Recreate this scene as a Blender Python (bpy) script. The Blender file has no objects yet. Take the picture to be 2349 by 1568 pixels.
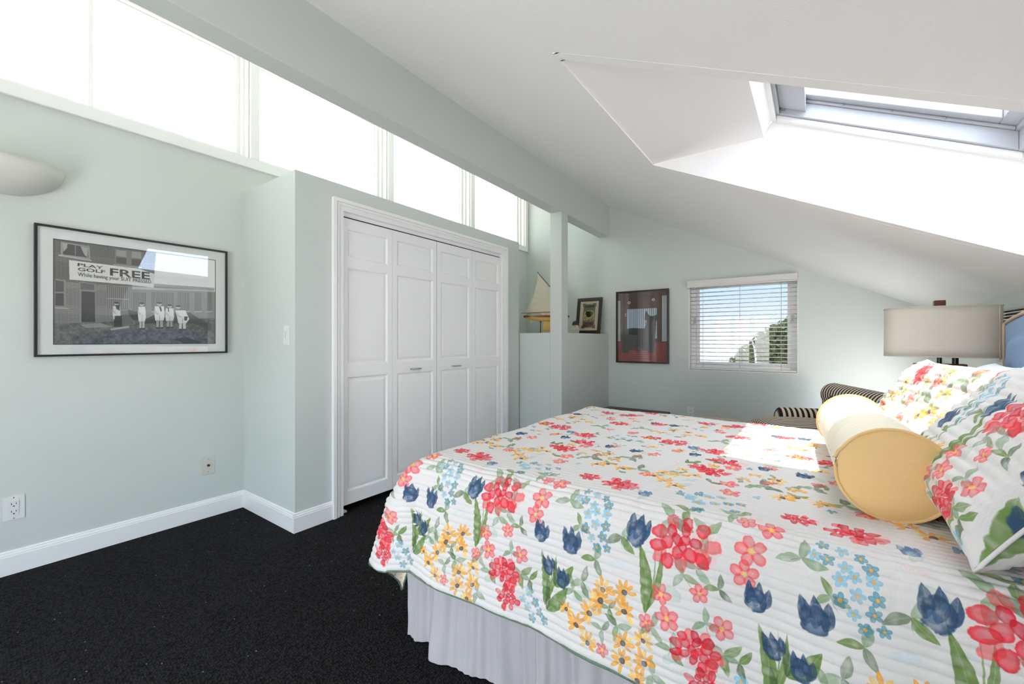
import bpy, bmesh, math, random
import numpy as np
from mathutils import Vector, Matrix, noise as mnoise

random.seed(7); RNG = np.random.default_rng(11)
scene = bpy.context.scene
COL = scene.collection
PI = math.pi

# ------------------------------------------------------------------ camera
CAMZ = 1.18
cd = bpy.data.cameras.new('camera'); cam = bpy.data.objects.new('camera', cd); COL.objects.link(cam)
cam.location = (0, 0, CAMZ); cam.rotation_euler = (PI/2, 0, math.radians(35.78))
cd.sensor_width = 36; cd.lens = 972/2349*36; cd.shift_y = -4/2349; cd.clip_start = .02
scene.camera = cam
# ------------------------------------------------------------------ world, sun, exposure
SUN_DIR = Vector((-.26, .25, -1.6)).normalized()
w = bpy.data.worlds.new('sky'); scene.world = w; w.use_nodes = True
nt = w.node_tree; nt.nodes.clear()
wo = nt.nodes.new('ShaderNodeOutputWorld'); bg = nt.nodes.new('ShaderNodeBackground')
tc = nt.nodes.new('ShaderNodeTexCoord'); sp = nt.nodes.new('ShaderNodeSeparateXYZ'); cr = nt.nodes.new('ShaderNodeValToRGB')
nt.links.new(tc.outputs['Generated'], sp.inputs[0]); nt.links.new(sp.outputs['Z'], cr.inputs[0])
e = cr.color_ramp.elements
e[0].position = 0; e[0].color = (.90, .86, .88, 1); e[1].position = .9; e[1].color = (.82, .90, 1, 1)
m1 = e.new(.10); m1.color = (.58, .73, .97, 1); m2 = e.new(.35); m2.color = (.80, .88, .98, 1)
nt.links.new(cr.outputs[0], bg.inputs[0]); bg.inputs[1].default_value = 7.6
nt.links.new(bg.outputs[0], wo.inputs[0])
sd = bpy.data.lights.new('sun', 'SUN'); sd.energy = 7; sd.angle = .009; sd.color = (1, .94, .86)
so = bpy.data.objects.new('sun', sd); COL.objects.link(so); so.rotation_euler = SUN_DIR.to_track_quat('-Z', 'Y').to_euler()
so.location = (1, 0, 8)
def portal(name, loc, sx, sy, direction):
    l = bpy.data.lights.new(name, 'AREA'); l.shape = 'RECTANGLE'; l.size = sx; l.size_y = sy; l.cycles.is_portal = True
    o = bpy.data.objects.new(name, l); COL.objects.link(o); o.location = loc
    d = Vector(direction).normalized(); 
    o.matrix_world = Matrix.Translation(Vector(loc)) @ direction_matrix(d)
def direction_matrix(d):
    z = -d; x = Vector((0, 1, 0)) if abs(d.y) < .9 else Vector((1, 0, 0))
    y = z.cross(x).normalized(); x = y.cross(z).normalized()
    m = Matrix((x, y, z)).transposed(); return m.to_4x4()
scene.view_settings.view_transform = 'Standard'; scene.view_settings.look = 'None'
scene.view_settings.exposure = 1.27; scene.view_settings.gamma = 1; scene.view_settings.use_curve_mapping = False
scene.cycles.max_bounces = 14; scene.cycles.diffuse_bounces = 8; scene.cycles.glossy_bounces = 4
scene.cycles.transparent_max_bounces = 16; scene.cycles.sample_clamp_indirect = 12
scene.cycles.use_denoising = True; scene.cycles.caustics_reflective = False; scene.cycles.caustics_refractive = False

# ------------------------------------------------------------------ measuring helpers (photo point -> direction in the room)
def ray(u, v):
    a = (u-1174.5)/972; return (-.5847+.8113*a, .8113+.5847*a, (780-v)/972)
def on_x(u, v, X):
    d = ray(u, v); t = X/d[0]; return (X, d[1]*t, CAMZ+d[2]*t)
def on_y(u, v, Y):
    d = ray(u, v); t = Y/d[1]; return (d[0]*t, Y, CAMZ+d[2]*t)
def YL(u, X=-3.31): return on_x(u, 780, X)[1]
def ceil_z(x, y): return 1.812-.487*x+.016*(4.96-y)

# ------------------------------------------------------------------ object helpers
class MB:
    def __init__(s): s.v = []; s.f = []; s.uv = {}
    def add(s, vs, fs):
        n = len(s.v); s.v += [tuple(p) for p in vs]; s.f += [tuple(n+i for i in f) for f in fs]; return n
    def box(s, a, b):
        x0, y0, z0 = a; x1, y1, z1 = b
        s.add([(x0,y0,z0),(x1,y0,z0),(x1,y1,z0),(x0,y1,z0),(x0,y0,z1),(x1,y0,z1),(x1,y1,z1),(x0,y1,z1)],
              [(0,3,2,1),(4,5,6,7),(0,1,5,4),(1,2,6,5),(2,3,7,6),(3,0,4,7)]); return s
    def prism(s, poly, d):                     # polygon of 3-D points, extruded by vector d
        n = len(poly); d = Vector(d); p = [Vector(q) for q in poly]
        s.add(p+[q+d for q in p], [tuple(range(n-1, -1, -1)), tuple(range(n, 2*n))]+[(i, (i+1) % n, n+(i+1) % n, n+i) for i in range(n)]); return s
    def xz(s, pts, y0, y1): return s.prism([(x, y0, z) for x, z in pts], (0, y1-y0, 0))
    def lathe(s, prof, c=(0,0,0), n=24, sx=1, sy=1, a0=0, a1=2*PI):
        full = abs(a1-a0-2*PI) < 1e-6; m = n if full else n+1; vs = []
        for r, z in prof:
            for k in range(m):
                t = a0+(a1-a0)*k/n; vs.append((c[0]+r*sx*math.cos(t), c[1]+r*sy*math.sin(t), c[2]+z))
        fs = []
        for i in range(len(prof)-1):
            for k in range(n):
                k2 = (k+1) % m; fs.append((i*m+k, i*m+k2, (i+1)*m+k2, (i+1)*m+k))
        s.add(vs, fs); return s
    def tube(s, path, r, n=8, caps=True):
        P = [Vector(p) for p in path]; rs = r if isinstance(r, (list, tuple)) else [r]*len(P); vs = []; fs = []
        up = Vector((0, 0, 1))
        for i, p in enumerate(P):
            t = (P[min(i+1, len(P)-1)]-P[max(i-1, 0)]).normalized()
            x = t.cross(up); x = x.normalized() if x.length > 1e-3 else Vector((1, 0, 0)); y = t.cross(x).normalized()
            for k in range(n):
                a = 2*PI*k/n; vs.append(p+(x*math.cos(a)+y*math.sin(a))*rs[i])
        for i in range(len(P)-1):
            for k in range(n): fs.append((i*n+k, i*n+(k+1) % n, (i+1)*n+(k+1) % n, (i+1)*n+k))
        if caps: fs += [tuple(range(n-1, -1, -1)), tuple((len(P)-1)*n+k for k in range(n))]
        s.add(vs, fs); return s
    def grid(s, fn, nu, nv, wrap=False):       # fn(i/nu, j/nv) -> (pos, uv)
        n0 = len(s.v); vs = []; uvs = []
        for j in range(nv+1):
            for i in range(nu+1):
                p, q = fn(i/nu, j/nv); vs.append(tuple(p)); uvs.append(q)
        fs = [(j*(nu+1)+i, j*(nu+1)+i+1, (j+1)*(nu+1)+i+1, (j+1)*(nu+1)+i) for j in range(nv) for i in range(nu)]
        s.add(vs, fs)
        for k, q in enumerate(uvs): s.uv[n0+k] = q
        return s
    def build(s, name, mat, parent=None, smooth=False, bevel=0, angle=None, seg=2, solid=0):
        me = bpy.data.meshes.new(name); me.from_pydata(s.v, [], s.f); me.update()
        if s.uv:
            uvl = me.uv_layers.new(name='UVMap')
            li = np.empty(len(me.loops), dtype=np.int32); me.loops.foreach_get('vertex_index', li)
            tab = np.zeros((len(s.v), 2), dtype=np.float32)
            for k, q in s.uv.items(): tab[k] = q
            uvl.data.foreach_set('uv', tab[li].ravel())
        bm = bmesh.new(); bm.from_mesh(me)
        if not s.uv: bmesh.ops.recalc_face_normals(bm, faces=bm.faces)
        bm.to_mesh(me); bm.free()
        if mat: me.materials.append(mat)
        o = bpy.data.objects.new(name, me); COL.objects.link(o)
        if smooth: me.polygons.foreach_set('use_smooth', [True]*len(me.polygons))
        if solid:
            md = o.modifiers.new('thick', 'SOLIDIFY'); md.thickness = solid; md.offset = 0
        if bevel:
            md = o.modifiers.new('bevel', 'BEVEL'); md.width = bevel; md.segments = seg; md.limit_method = 'ANGLE'; md.angle_limit = .6
            me.polygons.foreach_set('use_smooth', [True]*len(me.polygons))
            o.modifiers.new('wn', 'WEIGHTED_NORMAL')
        if parent: o.parent = parent
        return o
def empty(name, loc=(0, 0, 0)):
    o = bpy.data.objects.new(name, None); COL.objects.link(o); o.empty_display_size = .05
    o['base'] = list(loc); return o
def tag(o, label=None, cat=None, group=None, kind=None):
    if label: o['label'] = label
    if cat: o['category'] = cat
    if group: o['group'] = group
    if kind: o['kind'] = kind
    return o
def thing(name, label, cat, group=None, loc=(0, 0, 0), rot=0):
    o = bpy.data.objects.new(name, None); COL.objects.link(o); o.empty_display_size = .05
    o.location = loc; o.rotation_euler = (0, 0, rot); return tag(o, label, cat, group)
def struct(o): o['kind'] = 'structure'; return o
def srgb(r, g, b):
    f = lambda c: (c/255/12.92 if c/255 <= .04045 else ((c/255+.055)/1.055)**2.4)
    return (f(r), f(g), f(b), 1)

# ------------------------------------------------------------------ materials
def mat(name, color, rough=.5, bump=0, bscale=200, metal=0, var=0, vscale=3, spec=.5, coat=0, sheen=0, trans=0):
    m = bpy.data.materials.new(name); m.use_nodes = True; t = m.node_tree; b = t.nodes['Principled BSDF']
    b.inputs['Base Color'].default_value = color; b.inputs['Roughness'].default_value = rough
    b.inputs['Metallic'].default_value = metal; b.inputs['Specular IOR Level'].default_value = spec
    b.inputs['Coat Weight'].default_value = coat; b.inputs['Sheen Weight'].default_value = sheen
    co = t.nodes.new('ShaderNodeTexCoord')
    if bump:
        n = t.nodes.new('ShaderNodeTexNoise'); n.inputs['Scale'].default_value = bscale; n.inputs['Detail'].default_value = 3
        bp = t.nodes.new('ShaderNodeBump'); bp.inputs['Strength'].default_value = bump; bp.inputs['Distance'].default_value = .01
        t.links.new(co.outputs['Object'], n.inputs['Vector']); t.links.new(n.outputs['Fac'], bp.inputs['Height']); t.links.new(bp.outputs[0], b.inputs['Normal'])
    if var:
        n = t.nodes.new('ShaderNodeTexNoise'); n.inputs['Scale'].default_value = vscale; n.inputs['Detail'].default_value = 4
        mx = t.nodes.new('ShaderNodeMix'); mx.data_type = 'RGBA'; mx.blend_type = 'MULTIPLY'; mx.inputs[0].default_value = 1
        rp = t.nodes.new('ShaderNodeValToRGB'); rp.color_ramp.elements[0].color = (1-var, 1-var, 1-var, 1); rp.color_ramp.elements[1].color = (1, 1, 1, 1)
        t.links.new(co.outputs['Object'], n.inputs['Vector']); t.links.new(n.outputs['Fac'], rp.inputs[0])
        mx.inputs[6].default_value = color; t.links.new(rp.outputs[0], mx.inputs[7]); t.links.new(mx.outputs[2], b.inputs['Base Color'])
    if trans:
        b2 = t.nodes.new('ShaderNodeBsdfTranslucent'); b2.inputs[0].default_value = color
        ms = t.nodes.new('ShaderNodeMixShader'); ms.inputs[0].default_value = trans
        t.links.new(b.outputs[0], ms.inputs[1]); t.links.new(b2.outputs[0], ms.inputs[2])
        t.links.new(ms.outputs[0], t.nodes['Material Output'].inputs[0])
    return m
def glass(name, tint=(1, 1, 1, 1), refl=.06, rough=0):
    m = bpy.data.materials.new(name); m.use_nodes = True; t = m.node_tree; t.nodes.clear()
    out = t.nodes.new('ShaderNodeOutputMaterial'); tr = t.nodes.new('ShaderNodeBsdfTransparent'); gl = t.nodes.new('ShaderNodeBsdfGlossy')
    lw_ = t.nodes.new('ShaderNodeLayerWeight'); lw_.inputs[0].default_value = .5; fr = t.nodes.new('ShaderNodeMath'); fr.operation = 'POWER'; fr.inputs[1].default_value = 5
    t.links.new(lw_.outputs['Facing'], fr.inputs[0]); ma = t.nodes.new('ShaderNodeMath'); ma.operation = 'MULTIPLY_ADD'
    ma.inputs[1].default_value = .9; ma.inputs[2].default_value = refl
    mx = t.nodes.new('ShaderNodeMixShader'); tr.inputs[0].default_value = tint; gl.inputs['Roughness'].default_value = rough
    t.links.new(fr.outputs[0], ma.inputs[0]); t.links.new(ma.outputs[0], mx.inputs[0]); t.links.new(tr.outputs[0], mx.inputs[1]); t.links.new(gl.outputs[0], mx.inputs[2])
    t.links.new(mx.outputs[0], out.inputs[0]); return m
def image_from(name, arr):
    h, w_ = arr.shape[:2]; im = bpy.data.images.new(name, w_, h, alpha=False)
    buf = np.ones((h, w_, 4), dtype=np.float32); buf[..., :3] = np.clip(arr, 0, 1)
    im.pixels.foreach_set(buf.ravel()); im.update(); im.pack(); return im
def print_mat(name, im, rough=.8, bump=0, bscale=300, sheen=0, spec=.3, stretch=None):
    m = bpy.data.materials.new(name); m.use_nodes = True; t = m.node_tree; b = t.nodes['Principled BSDF']
    it = t.nodes.new('ShaderNodeTexImage'); it.image = im; it.interpolation = 'Linear'
    t.links.new(it.outputs[0], b.inputs['Base Color']); b.inputs['Roughness'].default_value = rough; b.inputs['Specular IOR Level'].default_value = spec
    b.inputs['Sheen Weight'].default_value = sheen
    if bump:
        uv = t.nodes.new('ShaderNodeUVMap'); mp = t.nodes.new('ShaderNodeMapping'); mp.inputs['Scale'].default_value = stretch or (1, 1, 1)
        n = t.nodes.new('ShaderNodeTexNoise'); n.inputs['Scale'].default_value = bscale; n.inputs['Detail'].default_value = 3
        bp = t.nodes.new('ShaderNodeBump'); bp.inputs['Strength'].default_value = bump; bp.inputs['Distance'].default_value = .004
        t.links.new(uv.outputs[0], mp.inputs[0]); t.links.new(mp.outputs[0], n.inputs['Vector']); t.links.new(n.outputs['Fac'], bp.inputs['Height']); t.links.new(bp.outputs[0], b.inputs['Normal'])
    return m
def stripe_mat(name, axis, period, duty, ca, cb, source='Object'):
    m = bpy.data.materials.new(name); m.use_nodes = True; t = m.node_tree; b = t.nodes['Principled BSDF']; b.inputs['Roughness'].default_value = .85
    b.inputs['Specular IOR Level'].default_value = .2
    co = t.nodes.new('ShaderNodeTexCoord'); s_ = t.nodes.new('ShaderNodeSeparateXYZ'); t.links.new(co.outputs[source], s_.inputs[0])
    a = t.nodes.new('ShaderNodeMath'); a.operation = 'MULTIPLY'; a.inputs[1].default_value = 1/period; t.links.new(s_.outputs[axis], a.inputs[0])
    f = t.nodes.new('ShaderNodeMath'); f.operation = 'FRACT'; t.links.new(a.outputs[0], f.inputs[0])
    g = t.nodes.new('ShaderNodeMath'); g.operation = 'LESS_THAN'; g.inputs[1].default_value = duty; t.links.new(f.outputs[0], g.inputs[0])
    mx = t.nodes.new('ShaderNodeMix'); mx.data_type = 'RGBA'; mx.inputs[6].default_value = ca; mx.inputs[7].default_value = cb
    t.links.new(g.outputs[0], mx.inputs[0]); t.links.new(mx.outputs[2], b.inputs['Base Color'])
    n = t.nodes.new('ShaderNodeTexNoise'); n.inputs['Scale'].default_value = 500; bp = t.nodes.new('ShaderNodeBump'); bp.inputs['Strength'].default_value = .2; bp.inputs['Distance'].default_value = .004
    t.links.new(n.outputs['Fac'], bp.inputs['Height']); t.links.new(bp.outputs[0], b.inputs['Normal']); return m
def carpet_mat():
    m = bpy.data.materials.new('carpet_weave'); m.use_nodes = True; t = m.node_tree; b = t.nodes['Principled BSDF']
    b.inputs['Roughness'].default_value = .95; b.inputs['Specular IOR Level'].default_value = .15
    co = t.nodes.new('ShaderNodeTexCoord'); mp = t.nodes.new('ShaderNodeMapping'); mp.inputs['Rotation'].default_value = (0, 0, .05)
    t.links.new(co.outputs['Object'], mp.inputs[0])
    v = t.nodes.new('ShaderNodeTexVoronoi'); v.inputs['Scale'].default_value = 120; v.inputs['Randomness'].default_value = .7
    t.links.new(mp.outputs[0], v.inputs['Vector'])
    r = t.nodes.new('ShaderNodeValToRGB'); r.color_ramp.elements[0].position = .05; r.color_ramp.elements[0].color = (.034, .033, .036, 1)
    r.color_ramp.elements[1].position = .75; r.color_ramp.elements[1].color = (.0028, .0028, .003, 1)
    t.links.new(v.outputs['Distance'], r.inputs[0])
    wv = t.nodes.new('ShaderNodeTexWave'); wv.wave_type = 'BANDS'; wv.bands_direction = 'X'; wv.inputs['Scale'].default_value = 32; wv.inputs['Distortion'].default_value = 2.5; wv.inputs['Detail'].default_value = 2; wv.inputs['Detail Scale'].default_value = 4
    t.links.new(mp.outputs[0], wv.inputs['Vector'])
    mr = t.nodes.new('ShaderNodeMapRange'); mr.inputs[3].default_value = .4; mr.inputs[4].default_value = 1.2; t.links.new(wv.outputs['Fac'], mr.inputs[0])
    mul = t.nodes.new('ShaderNodeVectorMath'); mul.operation = 'SCALE'; t.links.new(r.outputs[0], mul.inputs[0]); t.links.new(mr.outputs[0], mul.inputs['Scale'])
    # pale lint flecks
    v2 = t.nodes.new('ShaderNodeTexVoronoi'); v2.inputs['Scale'].default_value = 26; t.links.new(mp.outputs[0], v2.inputs['Vector'])
    lt = t.nodes.new('ShaderNodeMath'); lt.operation = 'LESS_THAN'; lt.inputs[1].default_value = .06; t.links.new(v2.outputs['Distance'], lt.inputs[0])
    n2 = t.nodes.new('ShaderNodeTexNoise'); n2.inputs['Scale'].default_value = 7; t.links.new(mp.outputs[0], n2.inputs['Vector'])
    gt = t.nodes.new('ShaderNodeMath'); gt.operation = 'GREATER_THAN'; gt.inputs[1].default_value = .53; t.links.new(n2.outputs['Fac'], gt.inputs[0])
    an = t.nodes.new('ShaderNodeMath'); an.operation = 'MULTIPLY'; t.links.new(lt.outputs[0], an.inputs[0]); t.links.new(gt.outputs[0], an.inputs[1])
    mx = t.nodes.new('ShaderNodeMix'); mx.data_type = 'RGBA'; mx.inputs[7].default_value = (.28, .28, .28, 1)
    t.links.new(mul.outputs[0], mx.inputs[6]); t.links.new(an.outputs[0], mx.inputs[0]); t.links.new(mx.outputs[2], b.inputs['Base Color'])
    bp = t.nodes.new('ShaderNodeBump'); bp.inputs['Strength'].default_value = .9; bp.inputs['Distance'].default_value = .006; bp.invert = True
    t.links.new(v.outputs['Distance'], bp.inputs['Height']); t.links.new(bp.outputs[0], b.inputs['Normal']); return m

M_wall = mat('wall_paint', (.605, .645, .612, 1), .55, bump=.06, bscale=260, spec=.3)
M_ceil = mat('ceiling_paint', (.90, .895, .885, 1), .6, bump=.12, bscale=180, spec=.3)
M_trim = mat('trim_paint', (.87, .87, .86, 1), .35, bump=.02, bscale=300)
M_door = mat('door_paint', (.88, .88, .865, 1), .45, bump=.05, bscale=120)
M_carpet = carpet_mat()
M_glass = glass('window_glass', (.97, .98, .97, 1), .05)
M_glass_high = glass('clerestory_glass', (.47, .475, .44, 1), .05)
M_glass_far = glass('tinted_window_glass', (.255, .265, .275, 1), .04)
M_glass_roof = glass('roof_window_glass', (.68, .68, .68, 1), .05)
M_picglass = glass('picture_glass', (.96, .97, .97, 1), .07)
M_black = mat('black_frame', (.012, .012, .012, 1), .35)
M_brownframe = mat('dark_wood_frame', (.022, .010, .007, 1), .3)
M_plate = mat('white_plastic', (.74, .74, .73, 1), .35)
M_ivory = mat('ivory_plastic', (.62, .60, .53, 1), .4)
M_dark = mat('dark_slot', (.01, .01, .01, 1), .6)
M_chrome = mat('brushed_nickel', (.45, .46, .47, 1), .25, metal=1)
M_alu = mat('grey_aluminium', (.50, .52, .55, 1), .45, metal=.1, bump=.05, bscale=250)
M_plaster = mat('sconce_plaster', (.66, .66, .61, 1), .7, bump=.06, bscale=300)
M_blind = mat('blind_white', (.86, .84, .81, 1), .5, trans=.2)
M_mat = mat('mat_board', (.90, .90, .87, 1), .8, bump=.02, bscale=400)
M_cream = mat('cream_mat_board', (.72, .62, .44, 1), .8)

# ================================================================== SHELL
RX = .845; FY = 4.96; BY = -1.35; LX = -3.31
struct(MB().box((LX-.15, BY-.15, -.12), (RX+.15, FY+.15, 0)).build('floor', M_carpet))
# left wall with clerestory openings
U_EDGES = [(None, 572), (592, 888), (900.5, 1078), (1086.5, 1203)]
WZ0, WZ1 = 2.482, 3.285
openings = [(BY+.25 if a is None else YL(a), YL(b)) for a, b in U_EDGES]
lw = MB().box((LX-.15, BY-.15, 0), (LX, FY+.15, WZ0-.02)).box((LX-.15, BY-.15, WZ1+.02), (LX, FY+.15, 3.45))
edges = [BY-.15]+[y for o in openings for y in o]+[FY+.15]
for i in range(0, len(edges), 2): lw.box((LX-.15, edges[i], WZ0-.02), (LX, edges[i+1], WZ1+.02))
struct(lw.build('wall_left', M_wall))
# casing boards round the clerestory
tr = MB().box((LX, BY, 2.412), (LX+.022, YL(1209)-.004, WZ0)).box((LX, BY, WZ1), (LX+.022, YL(1209)-.004, WZ1+.075))
struct(tr.build('trim_1', M_trim, bevel=.004))
k = 2
for i in range(1, 4):
    struct(MB().box((LX, openings[i-1][1], WZ0), (LX+.022, openings[i][0], WZ1)).build('trim_%d' % k, M_trim, bevel=.003)); k += 1
struct(MB().box((LX, openings[3][1], WZ0), (LX+.022, YL(1209)-.004, WZ1)).build('trim_%d' % k, M_trim, bevel=.003))
def ring(m, x0, x1, y0, y1, z0, z1, wd):
    m.box((x0, y0, z0), (x1, y0+wd, z1)).box((x0, y1-wd, z0), (x1, y1, z1)).box((x0, y0+wd, z0), (x1, y1-wd, z0+wd)).box((x0, y0+wd, z1-wd), (x1, y1-wd, z1)); return m
for i, (y0, y1) in enumerate(openings):
    wn = struct(thing('window_%d' % (i+1), None, None))
    f = MB(); ring(f, LX-.15, LX-.09, y0, y1, WZ0, WZ1, .05); ring(f, LX-.09, LX-.055, y0, y1, WZ0, WZ1, .028); ring(f, LX-.055, LX-.002, y0, y1, WZ0, WZ1, .010)
    f.build('window_frame', M_trim, wn, bevel=.003)
    cuts = [y0+.05, y1-.05]
    if i == 0: cuts = [y0+.05, YL(206, LX-.11)-.003, YL(206, LX-.11)+.009, y1-.05]
    for j in range(0, len(cuts), 2): MB().box((LX-.125, cuts[j], WZ0+.05), (LX-.119, cuts[j+1], WZ1-.05)).build('pane', M_glass_high, wn)
    if i == 0: MB().box((LX-.135, cuts[1]-.004, WZ0+.05), (LX-.105, cuts[2]+.004, WZ1-.05)).build('mullion', M_trim, wn)
    portal('clerestory_portal', (LX-.18, (y0+y1)/2, (WZ0+WZ1)/2), y1-y0, WZ1-WZ0, (1, 0, 0))
# far wall with window opening
HX0, HX1, HZ0, HZ1 = -1.158, -.152, .852, 1.838
def top(x, y=FY): return ceil_z(x, y)+.03
fw = MB()
fw.xz([(LX-.15, 0), (HX0, 0), (HX0, top(HX0)), (LX-.15, top(LX-.15))], FY, FY+.15)
fw.xz([(HX1, 0), (RX+.15, 0), (RX+.15, top(RX+.15)), (HX1, top(HX1))], FY, FY+.15)
fw.box((HX0, FY, 0), (HX1, FY+.15, HZ0)); fw.xz([(HX0, HZ1), (HX1, HZ1), (HX1, top(HX1)), (HX0, top(HX0))], FY, FY+.15)
struct(fw.build('wall_far', M_wall))
FILL_WINS = [(-1.22, -.62, .22, 1.34), (3.52, 4.60, .12, .94)]    # unseen low windows, added in the right wall for fill daylight
rw = MB().box((RX, BY-.15, 0), (RX+.15, FILL_WINS[0][0], 1.42)).box((RX, FILL_WINS[0][1], 0), (RX+.15, FILL_WINS[1][0], 1.42)).box((RX, FILL_WINS[1][1], 0), (RX+.15, FY, 1.42))
for r_ in FILL_WINS: rw.box((RX, r_[0], 0), (RX+.15, r_[1], r_[2])).box((RX, r_[0], r_[3]), (RX+.15, r_[1], 1.42))
struct(rw.build('wall_right', M_wall))
for i_, r_ in enumerate(FILL_WINS):
    fill_win = struct(thing('window_%d' % (7+i_), None, None)); m = MB()
    for a, b in (((r_[0], r_[2]), (r_[0]+.05, r_[3])), ((r_[1]-.05, r_[2]), (r_[1], r_[3])), ((r_[0]+.05, r_[2]), (r_[1]-.05, r_[2]+.05)), ((r_[0]+.05, r_[3]-.05), (r_[1]-.05, r_[3]))): m.box((RX+.05, a[0], a[1]), (RX+.11, b[0], b[1]))
    m.build('window_frame', M_trim, fill_win)
    MB().box((RX+.078, r_[0]+.05, r_[2]+.05), (RX+.084, r_[1]-.05, r_[3]-.05)).build('pane', M_glass, fill_win)
    portal('fill_portal', (RX+.18, (r_[0]+r_[1])/2, (r_[2]+r_[3])/2), r_[1]-r_[0], r_[3]-r_[2], (-1, 0, 0))
# back wall: an unseen glass door behind the camera, added to bring in daylight
DX0, DX1, DZ1 = -2.1, -.85, 2.15
bw = MB()
bw.xz([(LX-.15, 0), (DX0, 0), (DX0, top(DX0, BY)), (LX-.15, top(LX-.15, BY))], BY-.15, BY)
bw.xz([(DX1, 0), (RX+.15, 0), (RX+.15, top(RX+.15, BY)-.03), (DX1, top(DX1, BY))], BY-.15, BY)
bw.xz([(DX0, DZ1-.35), (DX1, DZ1-.35), (DX1, top(DX1, BY)), (DX0, top(DX0, BY))], BY-.15, BY)
struct(bw.build('wall_back', M_wall))
DZ1 -= .35
gd = struct(thing('added_door', None, None)); n = 3
for i in range(n):
    a = DX0+(DX1-DX0)*i/n; b = DX0+(DX1-DX0)*(i+1)/n
    MB().box((a, BY-.11, 0), (a+.06, BY-.05, DZ1)).box((b-.06, BY-.11, 0), (b, BY-.05, DZ1)).box((a+.06, BY-.11, 0), (b-.06, BY-.05, .09)).box((a+.06, BY-.11, DZ1-.07), (b-.06, BY-.05, DZ1)).build('door_frame', M_trim, gd)
    MB().box((a+.06, BY-.083, .09), (b-.06, BY-.077, DZ1-.07)).build('pane', M_glass, gd)
portal('door_portal', ((DX0+DX1)/2, BY-.2, DZ1/2), DX1-DX0, DZ1, (0, 1, 0))
# ceiling, in pieces round the skylight, and the shaft
SX0, SX1, SY0, SY1 = -.808, .70, 1.431, 2.592
def slab(m, x0, x1, y0, y1, th=.16):
    c = [(x0, y0), (x1, y0), (x1, y1), (x0, y1)]; lo = [(x, y, ceil_z(x, y)) for x, y in c]
    m.prism(lo, (0, 0, th))
cl = MB(); slab(cl, LX-.15, SX0, BY-.15, FY+.15); slab(cl, SX1+.05, RX+.15, BY-.15, FY+.15); slab(cl, SX0, SX1+.05, BY-.15, SY0-.05); slab(cl, SX0, SX1+.05, SY1+.05, FY+.15)
struct(cl.build('ceiling', M_ceil))
ZC = 2.252; XC = -.230; OFF = .392; XD = -.186
sh = MB()
for y, dy in ((SY1, .05), (SY0, -.05)):
    lo0 = ceil_z(SX0, y)+.001; lo1 = ceil_z(SX1, y)+.001
    sh.prism([(SX0, y, ceil_z(SX0, y)), (SX1, y, ceil_z(SX1, y)), (SX1, y, lo1+OFF), (XD, y, ceil_z(XD, y)+OFF), (XC, y, ZC+.002), (SX0, y, ZC+.002)], (0, dy, 0))
sh.add([(SX0-.01, SY0-.05, ceil_z(SX0, SY0-.05)+.006), (XC, SY0-.05, ZC), (XC, SY0-.05, ZC+.05), (SX0-.01, SY0-.05, ZC+.05), (SX0-.01, SY1+.05, ceil_z(SX0, SY1+.05)+.006), (XC, SY1+.05, ZC), (XC, SY1+.05, ZC+.05), (SX0-.01, SY1+.05, ZC+.05)],
       [(0, 1, 5, 4), (3, 7, 6, 2), (0, 3, 2, 1), (4, 5, 6, 7), (0, 4, 7, 3), (1, 2, 6, 5)])
zd = ceil_z(XD, 2)+OFF
sh.prism([(XC, SY0-.05, ZC), (XD, SY0-.05, zd), (XD-.06, SY0-.05, zd+.03), (XC-.06, SY0-.05, ZC+.05)], (0, SY1-SY0+.1, 0))
zl = ceil_z(SX1, 2)
sh.prism([(SX1, SY0-.05, zl), (SX1+.05, SY0-.05, zl), (SX1+.05, SY0-.05, zl+OFF), (SX1, SY0-.05, zl+OFF)], (0, SY1-SY0+.1, 0))
struct(sh.build('trim_6', M_ceil))
# skylight unit lies parallel to the roof
def rp(x, y, o): return (x, y, ceil_z(x, y)+o)
def roof_bar(m, x0, x1, y0, y1, o0, o1):
    lo = [rp(x0, y0, o0), rp(x1, y0, o0), rp(x1, y1, o0), rp(x0, y1, o0)]; m.prism(lo, (0, 0, o1-o0))
def roof_ring(m, x0, x1, y0, y1, wd, o0, o1):
    roof_bar(m, x0, x0+wd, y0, y1, o0, o1); roof_bar(m, x1-wd, x1, y0, y1, o0, o1)
    roof_bar(m, x0+wd, x1-wd, y0, y0+wd, o0, o1); roof_bar(m, x0+wd, x1-wd, y1-wd, y1, o0, o1)
sk = struct(thing('window_6', None, None))
m = MB(); roof_ring(m, XD-.02, SX1, SY0, SY1, .034, OFF-.014, OFF+.012); m.build('casing', M_trim, sk, bevel=.004)
m = MB(); roof_ring(m, XD-.02, SX1, SY0, SY1, .050, OFF+.012, OFF+.085); m.build('window_frame', M_alu, sk, bevel=.003)
m = MB(); roof_ring(m, XD-.02, SX1, SY0, SY1, .060, OFF+.085, OFF+.100); roof_bar(m, XD+.03, XD+.14, SY0+.05, SY1-.05, OFF+.04, OFF+.12)
roof_ring(m, XD+.02, SX1-.03, SY0+.03, SY1-.03, .075, OFF+.10, OFF+.15); m.build('sash', M_alu, sk, bevel=.004)
m = MB(); roof_bar(m, XD+.13, SX1-.09, SY0+.09, SY1-.09, OFF+.128, OFF+.134); m.build('pane', M_glass_roof, sk)
m = MB(); p = rp(.02, SY1-.034, OFF+.035); m.tube([p, (p[0]+.002, p[1]-.012, p[2]-.003)], .005, 10); m.build('latch', M_dark, sk)
m = MB(); roof_bar(m, XD+.036, XD+.052, SY1-.058, SY1-.046, OFF+.03, OFF+.075); m.build('hinge', M_chrome, sk)
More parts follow.
